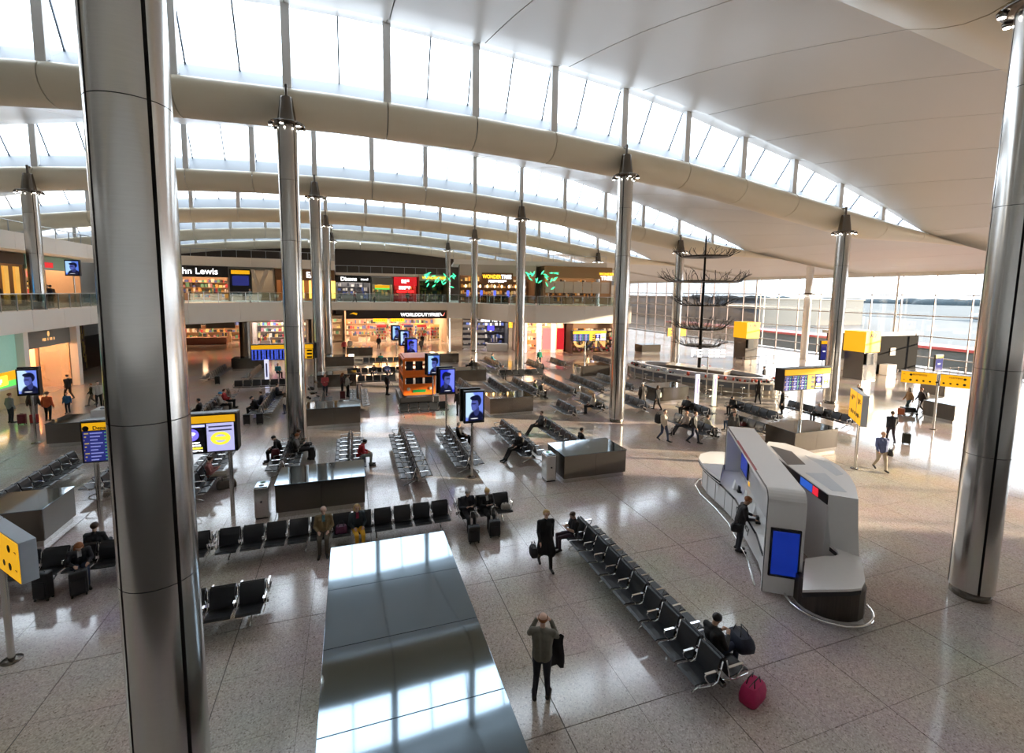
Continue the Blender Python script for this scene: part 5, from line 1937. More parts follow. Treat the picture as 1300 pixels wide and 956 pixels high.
shop('warm lit shop with two grey canopies under the gallery', -25.0, 78.0, 0, 0.0, 11.0, 4.3, 4, (0.55, 0.38, 0.26), 5.0, None, BROWN, 0.25, 0.9, True, None, grey_extra)
shop('colourful gift shop with pink sign under the gallery', -12.6, 70.0, 0, 0.0, 6.8, 4.3, 4, (0.50, 0.42, 0.38), 5.0, None, CREAM, 0.8, 1.0, False, None, lambda t: scribble('sign_text', 7, 0.4, mat('text_pink', (0.9, 0.2, 0.4), 0.4, emit=1.0), t, (3.4, -0.13, 3.9), (PI / 2, 0, 0), 15))
shop('beige shop behind the far columns', -5.4, 72.5, 0, 0.0, 4.2, 4.3, 4, (0.50, 0.42, 0.34), 4.0, None, CREAM, 0.5, 0.6, True)
t = thing('round_pillar', 'stout steel clad pillar under the gallery', None, (-11.5, 60.6, 0), 0, None, 'structure')
MB().cyl(0.62, 0, 4.4, seg=24).build('shaft', STEELD, t)

# ================================================================== people
SKIN_T = [mat('skin_light', (0.62, 0.40, 0.30), 0.5), mat('skin_tan', (0.46, 0.27, 0.18), 0.5), mat('skin_dark', (0.16, 0.085, 0.055), 0.5)]
SHOE = mat('shoe_black', (0.012, 0.011, 0.011), 0.4)


def V(*a):
    return np.array(a, float)


def capsule(mb, a, b, ra, rb, seg=10):
    a, b = Vector(a), Vector(b)
    d = b - a
    L = max(d.length, 1e-4)
    t = d / L
    u = t.orthogonal().normalized()
    v = t.cross(u)
    rings = []
    for k in range(4):
        th = PI / 2 * (1 - k / 3.5)
        rings.append((-math.sin(th) * ra, max(math.cos(th) * ra, 1e-4)))
    for k in range(4):
        th = PI / 2 * ((k + 0.5) / 3.5)
        rings.append((L + math.sin(th) * rb, max(math.cos(th) * rb, 1e-4)))
    vs = []
    for s, r in rings:
        for i in range(seg):
            an = 2 * PI * i / seg
            vs.append(tuple(a + t * s + u * (r * math.cos(an)) + v * (r * math.sin(an))))
    n = len(rings)
    fs = [(j * seg + i, j * seg + (i + 1) % seg, (j + 1) * seg + (i + 1) % seg, (j + 1) * seg + i) for j in range(n - 1) for i in range(seg)]
    fs.append(tuple(range(seg - 1, -1, -1)))
    fs.append(tuple((n - 1) * seg + i for i in range(seg)))
    mb.add(vs, fs, True)


# material slots: 0 skin, 1 top, 2 trousers, 3 shoes, 4 shirt


def skeleton(pose):
    J = dict(pel=V(0, 0, .97), chest=V(.0, 0, 1.30), neck=V(.0, 0, 1.46), head=V(.03, 0, 1.64), look=V(1, 0, -.05))
    for s, n in ((1, 'l'), (-1, 'r')):
        J.update({'hip' + n: V(0, s * .095, .93), 'kne' + n: V(.02, s * .10, .50), 'ank' + n: V(-.02, s * .10, .09), 'toe' + n: V(.17, s * .12, .035),
                  'sho' + n: V(0, s * .195, 1.40), 'elb' + n: V(-.03, s * .265, 1.12), 'wri' + n: V(.05, s * .28, .87), 'fin' + n: V(.09, s * .275, .70)})
    for k, v in pose.items():
        J[k] = V(*v)
    return J


def sit_base(dz=0.0, lean=0.0, knee=.52, foot=.50, spread=.10):
    P = dict(pel=(0.0, 0, .53), chest=(-.06 + lean, 0, .86), neck=(-.07 + lean * 1.5, 0, 1.02), head=(-.03 + lean * 1.8, 0, 1.19))
    for s, n in ((1, 'l'), (-1, 'r')):
        P.update({'hip' + n: (0.02, s * .095, .515), 'kne' + n: (knee, s * spread, .52), 'ank' + n: (foot, s * spread, .09), 'toe' + n: (foot + .19, s * (spread + .03), .035),
                  'sho' + n: (-.07 + lean * 1.4, s * .185, .965), 'elb' + n: (.02 + lean, s * .25, .70), 'wri' + n: (.25 + lean * .6, s * .14, .66), 'fin' + n: (.39 + lean * .6, s * .10, .63)})
    return P


def mk(base, **kw):
    d = dict(base)
    d.update(kw)
    return d


POSES = {
    'stand': {},
    'walk': dict(knel=(.17, .10, .51), ankl=(.24, .10, .10), toel=(.43, .11, .06), kner=(-.02, -.10, .50), ankr=(-.30, -.10, .15), toer=(-.14, -.11, .045), elbl=(-.12, .24, 1.13), wril=(-.10, .25, .89), finl=(-.06, .25, .72), elbr=(.05, -.24, 1.13), wrir=(.20, -.23, .92), finr=(.30, -.22, .78)),
    'phone': dict(elbl=(.0, .24, 1.13), wril=(.26, .12, 1.17), finl=(.36, .05, 1.22), elbr=(.0, -.24, 1.13), wrir=(.25, -.12, 1.15), finr=(.35, -.05, 1.20), head=(.06, 0, 1.63), look=(1, 0, -.5)),
    'photo': dict(elbl=(.17, .27, 1.22), wril=(.25, .14, 1.47), finl=(.24, .04, 1.56), elbr=(.17, -.27, 1.22), wrir=(.25, -.14, 1.47), finr=(.24, -.04, 1.56), ankl=(-.05, .13, .09), toel=(.14, .17, .035), ankr=(.02, -.13, .09), toer=(.2, -.16, .035)),
    'counter': dict(chest=(.06, 0, 1.29), neck=(.10, 0, 1.44), head=(.17, 0, 1.60), shol=(.08, .185, 1.39), shor=(.08, -.185, 1.39), elbl=(.12, .26, 1.13), wril=(.34, .17, 1.10), finl=(.48, .12, 1.08), elbr=(.12, -.26, 1.13), wrir=(.34, -.17, 1.10), finr=(.48, -.12, 1.08), look=(1, 0, -.5)),
    'back_hands': dict(elbl=(-.10, .26, 1.14), wril=(-.14, .10, .97), finl=(-.14, -.02, .93), elbr=(-.10, -.26, 1.14), wrir=(-.14, -.10, .97), finr=(-.16, .02, .90)),
    'sit': sit_base(),
    'sit_read': mk(sit_base(), wril=(.26, .10, .78), finl=(.33, .04, .84), wrir=(.26, -.10, .78), finr=(.33, -.04, .84), look=(1, 0, -.7), head=(.0, 0, 1.17)),
    'sit_lean': mk(sit_base(lean=.17), head=(.24, 0, 1.12), look=(1, 0, -.9)),
    'sit_out': sit_base(knee=.55, foot=.86, spread=.08),
    'sit_cross': mk(sit_base(), knel=(.50, .02, .60), ankl=(.62, -.10, .27), toel=(.78, -.12, .22)),
}


def person_mesh(name, pose, kind='jacket', voxel=0.022, coat=False, skirt=False, heavy=1.0, slim=1.0, female=False, sleeves=True):
    J = skeleton(POSES[pose])
    P = []   # (a, b, ra, rb, slot)

    def c(a, b, ra, rb, slot):
        g = 1.0 if slot == 0 else 1.14
        P.append((np.array(a, float), np.array(b, float), ra * g, rb * g, slot))
    h = heavy
    for n in 'lr':
        c(J['hip' + n], J['kne' + n], .092 * h * slim, .062 * slim, 2)
        c(J['kne' + n], J['ank' + n], .060 * slim, .046 * slim, 2)
        heel = J['ank' + n] + (J['ank' + n] - J['toe' + n]) * .25
        heel[2] = min(heel[2], J['ank' + n][2] - .03)
        c(heel * .999, J['toe' + n], .042, .036, 3)
        c(J['ank' + n], heel, .044, .042, 3)
    up = J['neck'] - J['pel']
    up /= np.linalg.norm(up)
    side = J['shol'] - J['shor']
    side /= np.linalg.norm(side)
    sw = .062 if not female else .05
    for s in (1, -1):
        c(J['pel'] + side * s * .05, J['pel'] + up * .10 + side * s * .05, .115 * h, .112 * h, 2)
        c(J['pel'] + up * .10 + side * s * sw * .8, J['chest'] + side * s * (sw + .015), .112 * h * slim, .122 * (1 + (h - 1) * .5) * slim, 1)
        c(J['chest'] + side * s * (sw + .01), J['neck'] - up * .07 + side * s * .07, .12 * slim, .085, 1)
        c(J['pel'] - up * .02 + side * s * .055, J['pel'] + up * .10 + side * s * .055, .122 * h, .12 * h, 1)
    c(J['shol'], J['shor'], .068, .068, 1)
    c(J['neck'] - up * .09, J['neck'] + up * .0, .075, .062, 1)
    for n in 'lr':
        c(J['sho' + n], J['elb' + n], .064 * (1 + (h - 1) * .4), .052, 1)
        c(J['elb' + n], J['wri' + n] * .95 + J['elb' + n] * .05, .050, .040, 1 if sleeves else 0)
        # hand: palm, four fingers, thumb at the side
        w_, f_ = J['wri' + n], J['fin' + n]
        d = f_ - w_
        Lh = np.linalg.norm(d)
        d /= Lh
        ref = side if abs(np.dot(d, side)) < .8 else up
        lat = np.cross(d, np.cross(ref, d))
        lat /= np.linalg.norm(lat)
        nrm = np.cross(d, lat)
        if abs(d[2]) > .6:
            lat, nrm = nrm, lat
        palm = w_ + d * .085
        c(w_ + d * .015, palm - lat * .014, .027, .022, 0)
        c(w_ + d * .015, palm + lat * .014, .027, .022, 0)
        for q, ln in ((-1.5, .062), (-.5, .074), (.5, .070), (1.5, .054)):
            k0 = palm + lat * q * .019
            k1 = k0 + d * ln * .55
            k2 = k1 + (d * .8 - nrm * .55) * ln * .5
            c(k0, k1, .0105, .0095, 0)
            c(k1, k2, .0095, .008, 0)
        t0 = w_ + d * .035 + lat * .022
        t1 = t0 + d * .035 + lat * .028
        c(t0, t1, .013, .011, 0)
        c(t1, t1 + d * .03 + lat * .004, .011, .009, 0)
    # head
    hd = J['head']
    look = J['look'] / np.linalg.norm(J['look'])
    hs = np.cross(V(0, 0, 1), look)
    hs /= np.linalg.norm(hs)
    hu = np.cross(look, hs)
    c(J['neck'] - up * .02, hd - hu * .06 - look * .015, .054, .052, 0)
    c(hd + hu * .035 - look * .025, hd + hu * .03 + look * .025, .088, .082, 0)
    c(hd - hu * .01 + look * .02, hd - hu * .085 + look * .055, .070, .036, 0)
    c(hd + hu * .0 + look * .09, hd - hu * .028 + look * .112, .011, .014, 0)
    for s in (1, -1):
        c(hd + hs * s * .083 + hu * .015 - look * .012, hd + hs * s * .083 - hu * .03 - look * .005, .016, .012, 0)
    if coat:
        if pose.startswith('sit'):
            for n in 'lr':
                c(J['hip' + n], (J['hip' + n] * .45 + J['kne' + n] * .55), .112, .098, 1)
        else:
            mid = (J['knel'] + J['kner']) / 2
            for n in 'lr':
                c(J['pel'] + side * (.06 if n == 'l' else -.06), J['kne' + n] * .75 + mid * .25 + V(0, 0, .03) + side * (.05 if n == 'l' else -.05), .128, .135, 1)
            c(J['pel'], mid + V(0, 0, .06), .12, .13, 1)
    mb = MB()
    for a, b, ra, rb, sl in P:
        capsule(mb, a, b, ra, rb)
    me = mb.mesh(name, [SKIN_T[0]])
    o = bpy.data.objects.new(name, me)
    COL.objects.link(o)
    md = o.modifiers.new('r', 'REMESH')
    md.mode = 'VOXEL'
    md.voxel_size = voxel
    md.use_smooth_shade = True
    sm = o.modifiers.new('s', 'SMOOTH')
    sm.factor = 0.5
    sm.iterations = 2 if voxel < .016 else 1
    dg = bpy.context.evaluated_depsgraph_get()
    me2 = bpy.data.meshes.new_from_object(o.evaluated_get(dg))
    bpy.data.objects.remove(o)
    bpy.data.meshes.remove(me)
    me2.name = name
    n = len(me2.polygons)
    cen = np.zeros(n * 3)
    me2.polygons.foreach_get('center', cen)
    cen = cen.reshape(-1, 3)
    best = np.full(n, 9.0)
    idx = np.zeros(n, int)
    for a, b, ra, rb, sl in P:
        d = b - a
        L2 = max(1e-9, d @ d)
        t = np.clip(((cen - a) @ d) / L2, 0, 1)
        dist = np.linalg.norm(cen - (a + t[:, None] * d), axis=1) - (ra + (rb - ra) * t)
        m_ = dist < best
        best[m_] = dist[m_]
        idx[m_] = sl
    # open collar: shirt patch at the throat
    f = (idx == 1) & ((cen - J['neck']) @ look > .045) & ((cen - J['neck']) @ up > -.17) & (np.abs((cen - J['neck']) @ side) < .045) & ((cen - J['neck']) @ up < .06)
    idx[f] = 4
    me2.materials.clear()
    for k in range(5):
        me2.materials.append(SKIN_T[0])
    me2.polygons.foreach_set('material_index', idx.astype(np.int32))
    me2.polygons.foreach_set('use_smooth', [True] * n)
    me2.update()
    return me2, J, (hd, look, hs, hu)


def hair_mesh(frame, style):
    hd, look, hs, hu = frame
    mb = MB()
    M = Matrix(((look[0], hs[0], hu[0], hd[0]), (look[1], hs[1], hu[1], hd[1]), (look[2], hs[2], hu[2], hd[2]), (0, 0, 0, 1)))
    n, m_ = 14, 9
    vs, fs = [], []
    full = style in ('long', 'bob', 'bun')
    for j in range(m_):
        for i in range(n):
            a = 2 * PI * i / n
            front = math.cos(a)
            low = 2.6 if front < -.3 else (2.0 if front < .35 else 0.95)
            if full and front < .5:
                low = 2.35
            if style == 'bald':
                low = 2.1 if front < .3 else 0.0
            th = (low if style != 'bald' else max(low, 1.35)) * j / (m_ - 1)
            if style == 'bald':
                th = 1.35 + (th - 1.35) * 1.0 if j else 1.35
                th = 1.35 + (max(low, 1.36) - 1.35) * j / (m_ - 1)
            r = 1.0 + (.05 if full else .0)
            vs.append((-.005 + .1155 * r * math.sin(th) * math.cos(a), .0955 * r * math.sin(th) * math.sin(a), .036 + .096 * r * math.cos(th)))
    for j in range(m_ - 1):
        for i in range(n):
            k = (i + 1) % n
            fs.append((j * n + i, (j + 1) * n + i, (j + 1) * n + k, j * n + k))
    mb.add(vs, fs, True, M)
    if style == 'long':
        mb.ell((-.06, 0, -.10), (.065, .10, .16), 12, 8, M)
        for s in (1, -1):
            mb.ell((-.01, s * .085, -.07), (.045, .03, .12), 10, 6, M)
    if style == 'bob':
        for s in (1, -1):
            mb.ell((-.015, s * .088, -.03), (.06, .028, .09), 10, 6, M)
        mb.ell((-.06, 0, -.02), (.06, .10, .10), 10, 6, M)
    if style == 'bun':
        mb.ell((-.12, 0, .04), (.045, .045, .045), 10, 6, M)
    return mb


HAIRC = {'brown': (0.07, 0.035, 0.018), 'black': (0.012, 0.010, 0.010), 'blond': (0.55, 0.36, 0.14), 'grey': (0.38, 0.36, 0.34), 'ginger': (0.30, 0.10, 0.03), 'white': (0.6, 0.58, 0.55)}
PM = {}
FACE = mat('eye_dark', (0.02, 0.015, 0.012), 0.2)
EYEW = mat('brow_brown', (0.06, 0.035, 0.02), 0.6)


def cmat(c):
    return mat('cloth_%s' % str(c), c, 0.75, 0, 0.12, 25, bump=0.1)


def person(x, y, face, pose, top, legs, label, hair=('short', 'brown'), skin=0, near=False, coat=False, female=False, scale=1.0, heavy=1.0, slim=1.0, shirt=None, shoes=None, z=0.0, sleeves=True, hat=None, fine=None):
    """face: heading in degrees (0 = +X, 90 = +Y)"""
    vox = fine or (0.0125 if near else 0.024)
    key = (pose, coat, female, heavy, slim, vox, sleeves)
    if key not in PM:
        PM[key] = person_mesh('person_body', pose, 'j', vox, coat, False, heavy, slim, female, sleeves)
    me, J, fr = PM[key]
    t = bpy.data.objects.new('person', me)
    COL.objects.link(t)
    t.location = (x, y, z)
    t.rotation_euler = (0, 0, math.radians(face))
    t.scale = (scale, scale, scale)
    tag(t, label, 'person', 'travellers in the hall')
    ms = [SKIN_T[skin], cmat(top), cmat(legs), cmat(shoes) if shoes else SHOE, cmat(shirt) if shirt else cmat(top)]
    for i, m_ in enumerate(ms):
        t.material_slots[i].link = 'OBJECT'
        t.material_slots[i].material = m_
    st, hc = hair
    if st:
        hk = (key, st, hc)
        if hk not in PM:
            PM[hk] = hair_mesh(fr, st).mesh('hair', mat('hair_' + hc, HAIRC[hc], 0.55, 0, 0.3, 60))
        put('hair', PM[hk], t)
    if hat:
        hd, look, hs, hu = fr
        M = Matrix(((look[0], hs[0], hu[0], hd[0]), (look[1], hs[1], hu[1], hd[1]), (look[2], hs[2], hu[2], hd[2]), (0, 0, 0, 1)))
        MB().lathe([(0.0, .155), (.07, .15), (.108, .10), (.115, .045), (.112, .04)], 16, M).build('hat', cmat(hat), t)
    if near:
        hd, look, hs, hu = fr
        ek = (key, 'eyes')
        if ek not in PM:
            mb = MB()
            mb2 = MB()
            for s in (1, -1):
                e = hd + look * .094 + hs * s * .033 + hu * .012
                mb.ell(tuple(e), (.010, .012, .007), 8, 6)
                q = e + hu * .022
                mb2.ell(tuple(q), (.008, .018, .005), 8, 5)
            mo = hd + look * .098 - hu * .062
            mb2.ell(tuple(mo), (.008, .022, .006), 8, 5)
            PM[ek] = (mb.mesh('eyes', FACE), mb2.mesh('brows_and_mouth', EYEW))
        put('eyes', PM[ek][0], t)
        put('brows_and_mouth', PM[ek][1], t)
    return t


K, NV = (0.012, 0.012, 0.014), (0.02, 0.025, 0.045)
JEAN = (0.03, 0.045, 0.09)
# ---- near people
person(5.18, 11.82, -95, 'walk', K, (0.02, 0.02, 0.022), 'woman in a long black coat walking with a black bag', ('bun', 'blond'), 0, True, True, True, 0.99)
person(3.38, 7.75, 62, 'photo', (0.16, 0.15, 0.12), (0.02, 0.022, 0.035), 'man in a grey-green jacket seen from behind taking a photo', ('bald', 'ginger'), 0, True, False, False, 1.0, 1.08)
person(-0.92, 14.83, -90, 'sit', (0.20, 0.145, 0.07), (0.085, 0.07, 0.05), 'balding man in a tweed jacket sitting on the long bench', ('bald', 'grey'), 0, True, False, False, 1.0, 1.1, shirt=(0.10, 0.22, 0.24))
person(0.06, 14.83, -82, 'sit', (0.02, 0.035, 0.045), (0.75, 0.40, 0.02), 'blond woman in yellow trousers sitting beside the tweed man', ('bob', 'blond'), 0, True, False, True, 0.95, shirt=(0.25, 0.02, 0.06))
person(3.60, 14.83, -88, 'sit_read', (0.018, 0.02, 0.03), K, 'man in black looking at his phone beside two trolley cases', ('short', 'grey'), 0, True)
person(4.28, 14.83, -88, 'sit_read', (0.016, 0.016, 0.018), K, 'woman in black with a paper sitting beside the phone man', ('bun', 'blond'), 0, True, True, True, 0.96, shirt=(0.5, 0.5, 0.5))
person(6.38, 12.5, 180, 'sit_read', (0.014, 0.014, 0.016), (0.05, 0.03, 0.045), 'boy in a black T-shirt bent over a phone at the bench end', ('short', 'brown'), 0, True, False, False, 0.92, slim=0.92, sleeves=False)
person(7.12, 7.25, 5, 'sit_read', (0.014, 0.013, 0.013), (0.02, 0.03, 0.06), 'dark-haired man in black seated at the bench end near the pink bag', ('short', 'black'), 1, True, False, False, 1.0, 1.05, shirt=(0.6, 0.6, 0.62))
person(11.28, 10.8, -35, 'counter', (0.022, 0.018, 0.020), (0.03, 0.03, 0.04), 'man in a dark suit standing at the currency counter', ('short', 'ginger'), 1, True, False, False, 1.04, 1.06)
person(-6.95, 15.72, 90, 'sit', (0.016, 0.017, 0.022), NV, 'man in black seen from behind on the bench near the sign', ('short', 'brown'), 0, True)
person(-7.03, 14.98, -60, 'sit_lean', (0.02, 0.022, 0.03), JEAN, 'woman with long auburn hair bending over a paper among bags', ('long', 'ginger'), 0, True, False, True, 0.96, shirt=(0.5, 0.5, 0.52))
# ---- middle distance
person(-5.42, 20.95, 5, 'sit_read', (0.34, 0.14, 0.13), (0.42, 0.38, 0.32), 'woman in a checked red shirt reading with legs stretched', ('bun', 'brown'), 0, True, False, True, 0.97)
person(-3.22, 23.3, 180, 'sit_lean', K, (0.02, 0.02, 0.025), 'man in black bent forward beside a dark red backpack', ('short', 'black'), 0)
person(-2.48, 23.9, 0, 'sit_read', (0.10, 0.09, 0.075), (0.03, 0.03, 0.035), 'traveller in an olive coat reading by the column', ('short', 'brown'), 0)
person(-2.48, 23.2, 0, 'sit_read', (0.14, 0.13, 0.12), K, 'traveller in grey beside the olive coat, case at the knees', ('short', 'ginger'), 0)
person(0.22, 21.6, 0, 'sit_lean', (0.45, 0.02, 0.03), (0.35, 0.42, 0.40), 'person in bright red slumped over at the bench end', ('short', 'black'), 1)
person(5.12, 22.9, 0, 'sit', K, K, 'man in black sitting behind the nearest advert post', ('short', 'grey'), 0)
person(7.53, 20.6, 200, 'sit_out', K, K, 'man in black with glasses sitting nearest the steel bin', ('short', 'black'), 0)
person(10.03, 23.9, 185, 'sit_out', (0.05, 0.05, 0.055), (0.03, 0.03, 0.03), 'man stretching out his legs at the bench end', ('short', 'brown'), 0)
person(10.75, 20.3, 0, 'sit', K, K, 'man whose dark head shows above the steel box', ('short', 'black'), 0)
person(6.44, 29.0, 90, 'stand', (0.03, 0.03, 0.03), K, 'man in black standing behind the nearest advert screen', ('short', 'brown'), 1)
person(15.94, 20.78, -80, 'walk', (0.55, 0.47, 0.38), (0.05, 0.07, 0.13), 'man in a cream jacket walking with a crutch', ('short', 'black'), 0, False, False, False, 1.0)
person(17.26, 19.97, -60, 'walk', K, (0.02, 0.025, 0.05), 'man in black walking beside the cream jacket man', ('short', 'brown'), 0, False, False, False, 1.0, shirt=(0.4, 0.36, 0.3))
person(19.3, 19.35, -110, 'stand', (0.06, 0.06, 0.06), NV, 'man in a grey open coat standing behind the kiosk roof', ('short', 'black'), 0, False, True, False, 1.0, shirt=(0.5, 0.45, 0.4))
person(22.98, 14.26, -120, 'walk', (0.10, 0.13, 0.28), (0.42, 0.35, 0.27), 'heavy man in a blue shirt and beige trousers with a shoulder bag', ('bald', 'ginger'), 1, True, False, False, 1.04, 1.22)
person(27.96, 16.97, 50, 'walk', (0.03, 0.035, 0.05), (0.05, 0.035, 0.05), 'man in a dark suit walking away with a trolley case', ('short', 'brown'), 0)
person(34.5, 23.35, -150, 'stand', (0.03, 0.028, 0.028), (0.03, 0.02, 0.02), 'elderly man in a long dark coat beside the sunny column', ('short', 'white'), 0, False, True)
person(36.6, 21.3, 150, 'walk', (0.35, 0.20, 0.09), (0.05, 0.10, 0.12), 'woman in a tan jacket pushing a luggage trolley', ('long', 'black'), 0, False, False, True)
person(37.35, 21.0, 150, 'walk', (0.03, 0.025, 0.025), K, 'man in black with a backpack beside the luggage trolley', ('short', 'ginger'), 0)
person(27.23, 23.26, 140, 'stand', K, K, 'woman in black standing in front of the flight display', ('long', 'brown'), 0, False, True, True)
person(28.3, 26.22, 60, 'walk', (0.03, 0.025, 0.025), K, 'woman in black striding past the oval bar', ('long', 'black'), 1, False, False, True)
person(34.6, 31.6, 120, 'stand', K, K, 'man in black leaning at the far side of the oval bar', ('short', 'black'), 0)
person(19.47, 27.92, 80, 'stand', (0.05, 0.045, 0.045), K, 'grey-haired man in a dark coat of the strolling couple', ('short', 'white'), 0, False, True, False, 0.98)
person(19.85, 26.7, 100, 'walk', K, K, 'woman in black with a pale green shoulder bag', ('bob', 'brown'), 0, False, False, True, 0.98)
person(15.1, 27.2, 180, 'sit', (0.42, 0.37, 0.30), K, 'woman in a pale coat on the bench near the central column', ('long', 'brown'), 0, False, False, True)
person(13.3, 32.2, 0, 'sit_lean', (0.03, 0.03, 0.03), K, 'person in black sitting beyond the middle steel box', ('short', 'black'), 0)
person(13.3, 32.9, 0, 'sit', (0.05, 0.07, 0.03), K, 'person in dark green beside the one in black', ('short', 'black'), 0)
person(18.05, 21.6, 180, 'sit_out', (0.35, 0.30, 0.27), (0.03, 0.03, 0.04), 'person in a beige top sitting behind the walkers', ('short', 'ginger'), 0)
person(18.75, 20.6, 0, 'sit', (0.38, 0.36, 0.28), K, 'person in a pale top sitting with back to the kiosk', ('short', 'brown'), 0)
person(20.85, 24.9, 180, 'sit', K, K, 'person in black sitting near the white totem', ('short', 'brown'), 0)
person(21.3, 21.4, 180, 'sit', K, (0.04, 0.08, 0.15), 'woman in black with a dark red bag on her lap', ('long', 'brown'), 0, False, False, True)
person(24.25, 24.3, 180, 'sit_lean', K, K, 'person in black hood at the far end of the five seat bench', ('short', 'black'), 0)
person(27.95, 21.2, 180, 'sit_read', (0.30, 0.32, 0.36), K, 'man in a pale grey shirt sitting in the sun', ('short', 'white'), 0)
person(-1.93, 36.89, -75, 'phone', (0.48, 0.08, 0.09), (0.02, 0.025, 0.05), 'man in a red shirt standing beside a pushchair', ('bald', 'ginger'), 0, False, False, False, 1.0, 1.1)
person(-0.75, 36.9, 10, 'phone', (0.08, 0.03, 0.03), K, 'red-haired woman in dark clothes standing', ('long', 'ginger'), 0, False, False, True, 1.0)
person(-0.35, 36.45, 20, 'phone', (0.42, 0.40, 0.36), K, 'woman in a pale top holding a phone', ('bun', 'brown'), 0, False, False, True, 0.97)
person(2.5, 36.4, -30, 'stand', K, K, 'woman in black strolling in the bright aisle', ('short', 'black'), 0, False, False, True)
person(-8.75, 32.0, 180, 'sit', K, K, 'large man in black on the bench behind the board', ('short', 'black'), 1, False, False, False, 1.05, 1.2)
person(-8.0, 33.9, 0, 'sit', (0.45, 0.40, 0.36), K, 'traveller in a cream coat with a blue hat', (None, None), 0, False, hat=(0.02, 0.22, 0.45))
person(-8.0, 35.0, 0, 'sit', (0.40, 0.02, 0.03), K, 'traveller in a dark red top on the bench', ('short', 'brown'), 0)
person(-5.7, 32.4, 180, 'sit_lean', K, K, 'person in a dark cap bent over bags', (None, None), 0, hat=(0.02, 0.02, 0.03))
person(-5.7, 33.6, 180, 'sit', NV, K, 'man in navy beside the bent person', ('short', 'brown'), 0)
person(-4.1, 32.4, 140, 'stand', (0.55, 0.50, 0.46), JEAN, 'child in a white top standing by the crowded bench', ('bob', 'brown'), 0, False, False, True, 0.72)
person(-3.7, 32.9, 180, 'stand', (0.55, 0.03, 0.06), JEAN, 'small child in red beside the child in white', ('short', 'ginger'), 0, False, False, True, 0.62)
person(-5.0, 36.2, 0, 'sit', NV, K, 'man in navy at the far end of the crowded bench', ('short', 'brown'), 0)
person(-6.3, 46.2, -60, 'sit', (0.02, 0.20, 0.25), K, 'far person in a teal top under the departures board', ('short', 'ginger'), 0, z=0)
person(0.3, 43.7, -50, 'sit_out', K, NV, 'far man leaning back with stretched legs', ('bald', 'ginger'), 0)
person(2.0, 44.1, -120, 'sit_lean', (0.06, 0.06, 0.07), NV, 'far blond person in dark clothes leaning', ('short', 'blond'), 0)
person(3.05, 44.1, -75, 'sit', (0.10, 0.14, 0.35), JEAN, 'far person in a blue shirt', ('short', 'black'), 0)
person(4.3, 44.2, 200, 'sit_out', K, K, 'far man in black facing the advert posts', ('short', 'black'), 0)
person(2.9, 51.5, 90, 'sit', (0.03, 0.30, 0.25), K, 'farthest seated person in a green top', ('short', 'black'), 0)
person(-0.9, 62.1, -80, 'stand', (0.45, 0.06, 0.07), K, 'far person in red near the farthest steel box', ('short', 'brown'), 0)
person(-0.2, 63.5, -100, 'stand', (0.5, 0.46, 0.42), K, 'far person in white near the farthest steel box', ('short', 'brown'), 0, False, False, True)
person(3.5, 66.0, -90, 'stand', K, K, 'far person in black in the duty free entrance', ('short', 'black'), 0)
person(8.6, 61.5, 60, 'walk', (0.10, 0.09, 0.08), K, 'far woman with a brown bag near the striped shop', ('bun', 'brown'), 0, False, False, True)
person(9.6, 67.5, -90, 'walk', K, K, 'far shopper in black between the display stands', ('short', 'black'), 1)
person(13.1, 40.5, -90, 'sit', (0.5, 0.45, 0.4), K, 'far person in pale clothes on the cross bench by the column', ('short', 'black'), 1)
person(11.5, 46.0, 180, 'sit', K, K, 'far person in black behind the steel box row', ('short', 'black'), 0)
person(14.5, 48.5, 0, 'sit', (0.02, 0.22, 0.28), K, 'far person in turquoise near the white shop', ('short', 'black'), 1)
person(18.4, 45.0, 0, 'sit', (0.45, 0.4, 0.3), K, 'far person in cream right of the far column', ('short', 'brown'), 0)
person(23.2, 42.2, -90, 'stand', (0.25, 0.25, 0.4), JEAN, 'far child-sized person on the sunlit box side', ('short', 'brown'), 0, scale=0.8)
person(22.6, 42.0, -60, 'stand', (0.4, 0.32, 0.2), K, 'far person in tan beside the child-sized person', ('short', 'brown'), 0)
person(19.6, 47.5, -90, 'stand', (0.02, 0.25, 0.15), K, 'far person in green and red near the lit shops', ('short', 'black'), 1)
person(-18.7, 34.4, 60, 'stand', (0.20, 0.22, 0.24), NV, 'person with a grey backpack by the mint shop', ('short', 'ginger'), 0)
person(-17.9, 34.9, 100, 'stand', (0.05, 0.045, 0.045), (0.25, 0.22, 0.2), 'person in a dark jacket and pale trousers near the advert post', ('short', 'brown'), 0)
person(-16.95, 34.3, 80, 'stand', (0.55, 0.10, 0.03), K, 'person in an orange top with red bags', ('short', 'brown'), 0)
person(-16.9, 36.2, -90, 'stand', (0.02, 0.12, 0.30), NV, 'child in blue near the peach shop', ('short', 'brown'), 0, scale=0.75)
person(-16.5, 38.2, -150, 'walk', K, (0.12, 0.11, 0.1), 'small person in black walking from the peach shop', ('short', 'ginger'), 0, scale=0.85)
person(-15.8, 37.4, -60, 'walk', (0.5, 0.48, 0.46), K, 'man in a pale top carrying black bags', ('short', 'black'), 0)
person(-18.9, 40.74, 150, 'walk', (0.014, 0.013, 0.013), K, 'tall man in black looking into the peach shop window', ('short', 'black'), 0)
person(-18.6, 48.5, -60, 'walk', K, (0.4, 0.36, 0.32), 'woman with a stroller by the dark hanging screen', ('long', 'ginger'), 0, False, False, True)
person(-16.9, 48.2, -90, 'walk', (0.45, 0.40, 0.36), K, 'woman in a cream jumper by the dark hanging screen', ('long', 'brown'), 0, False, False, True)
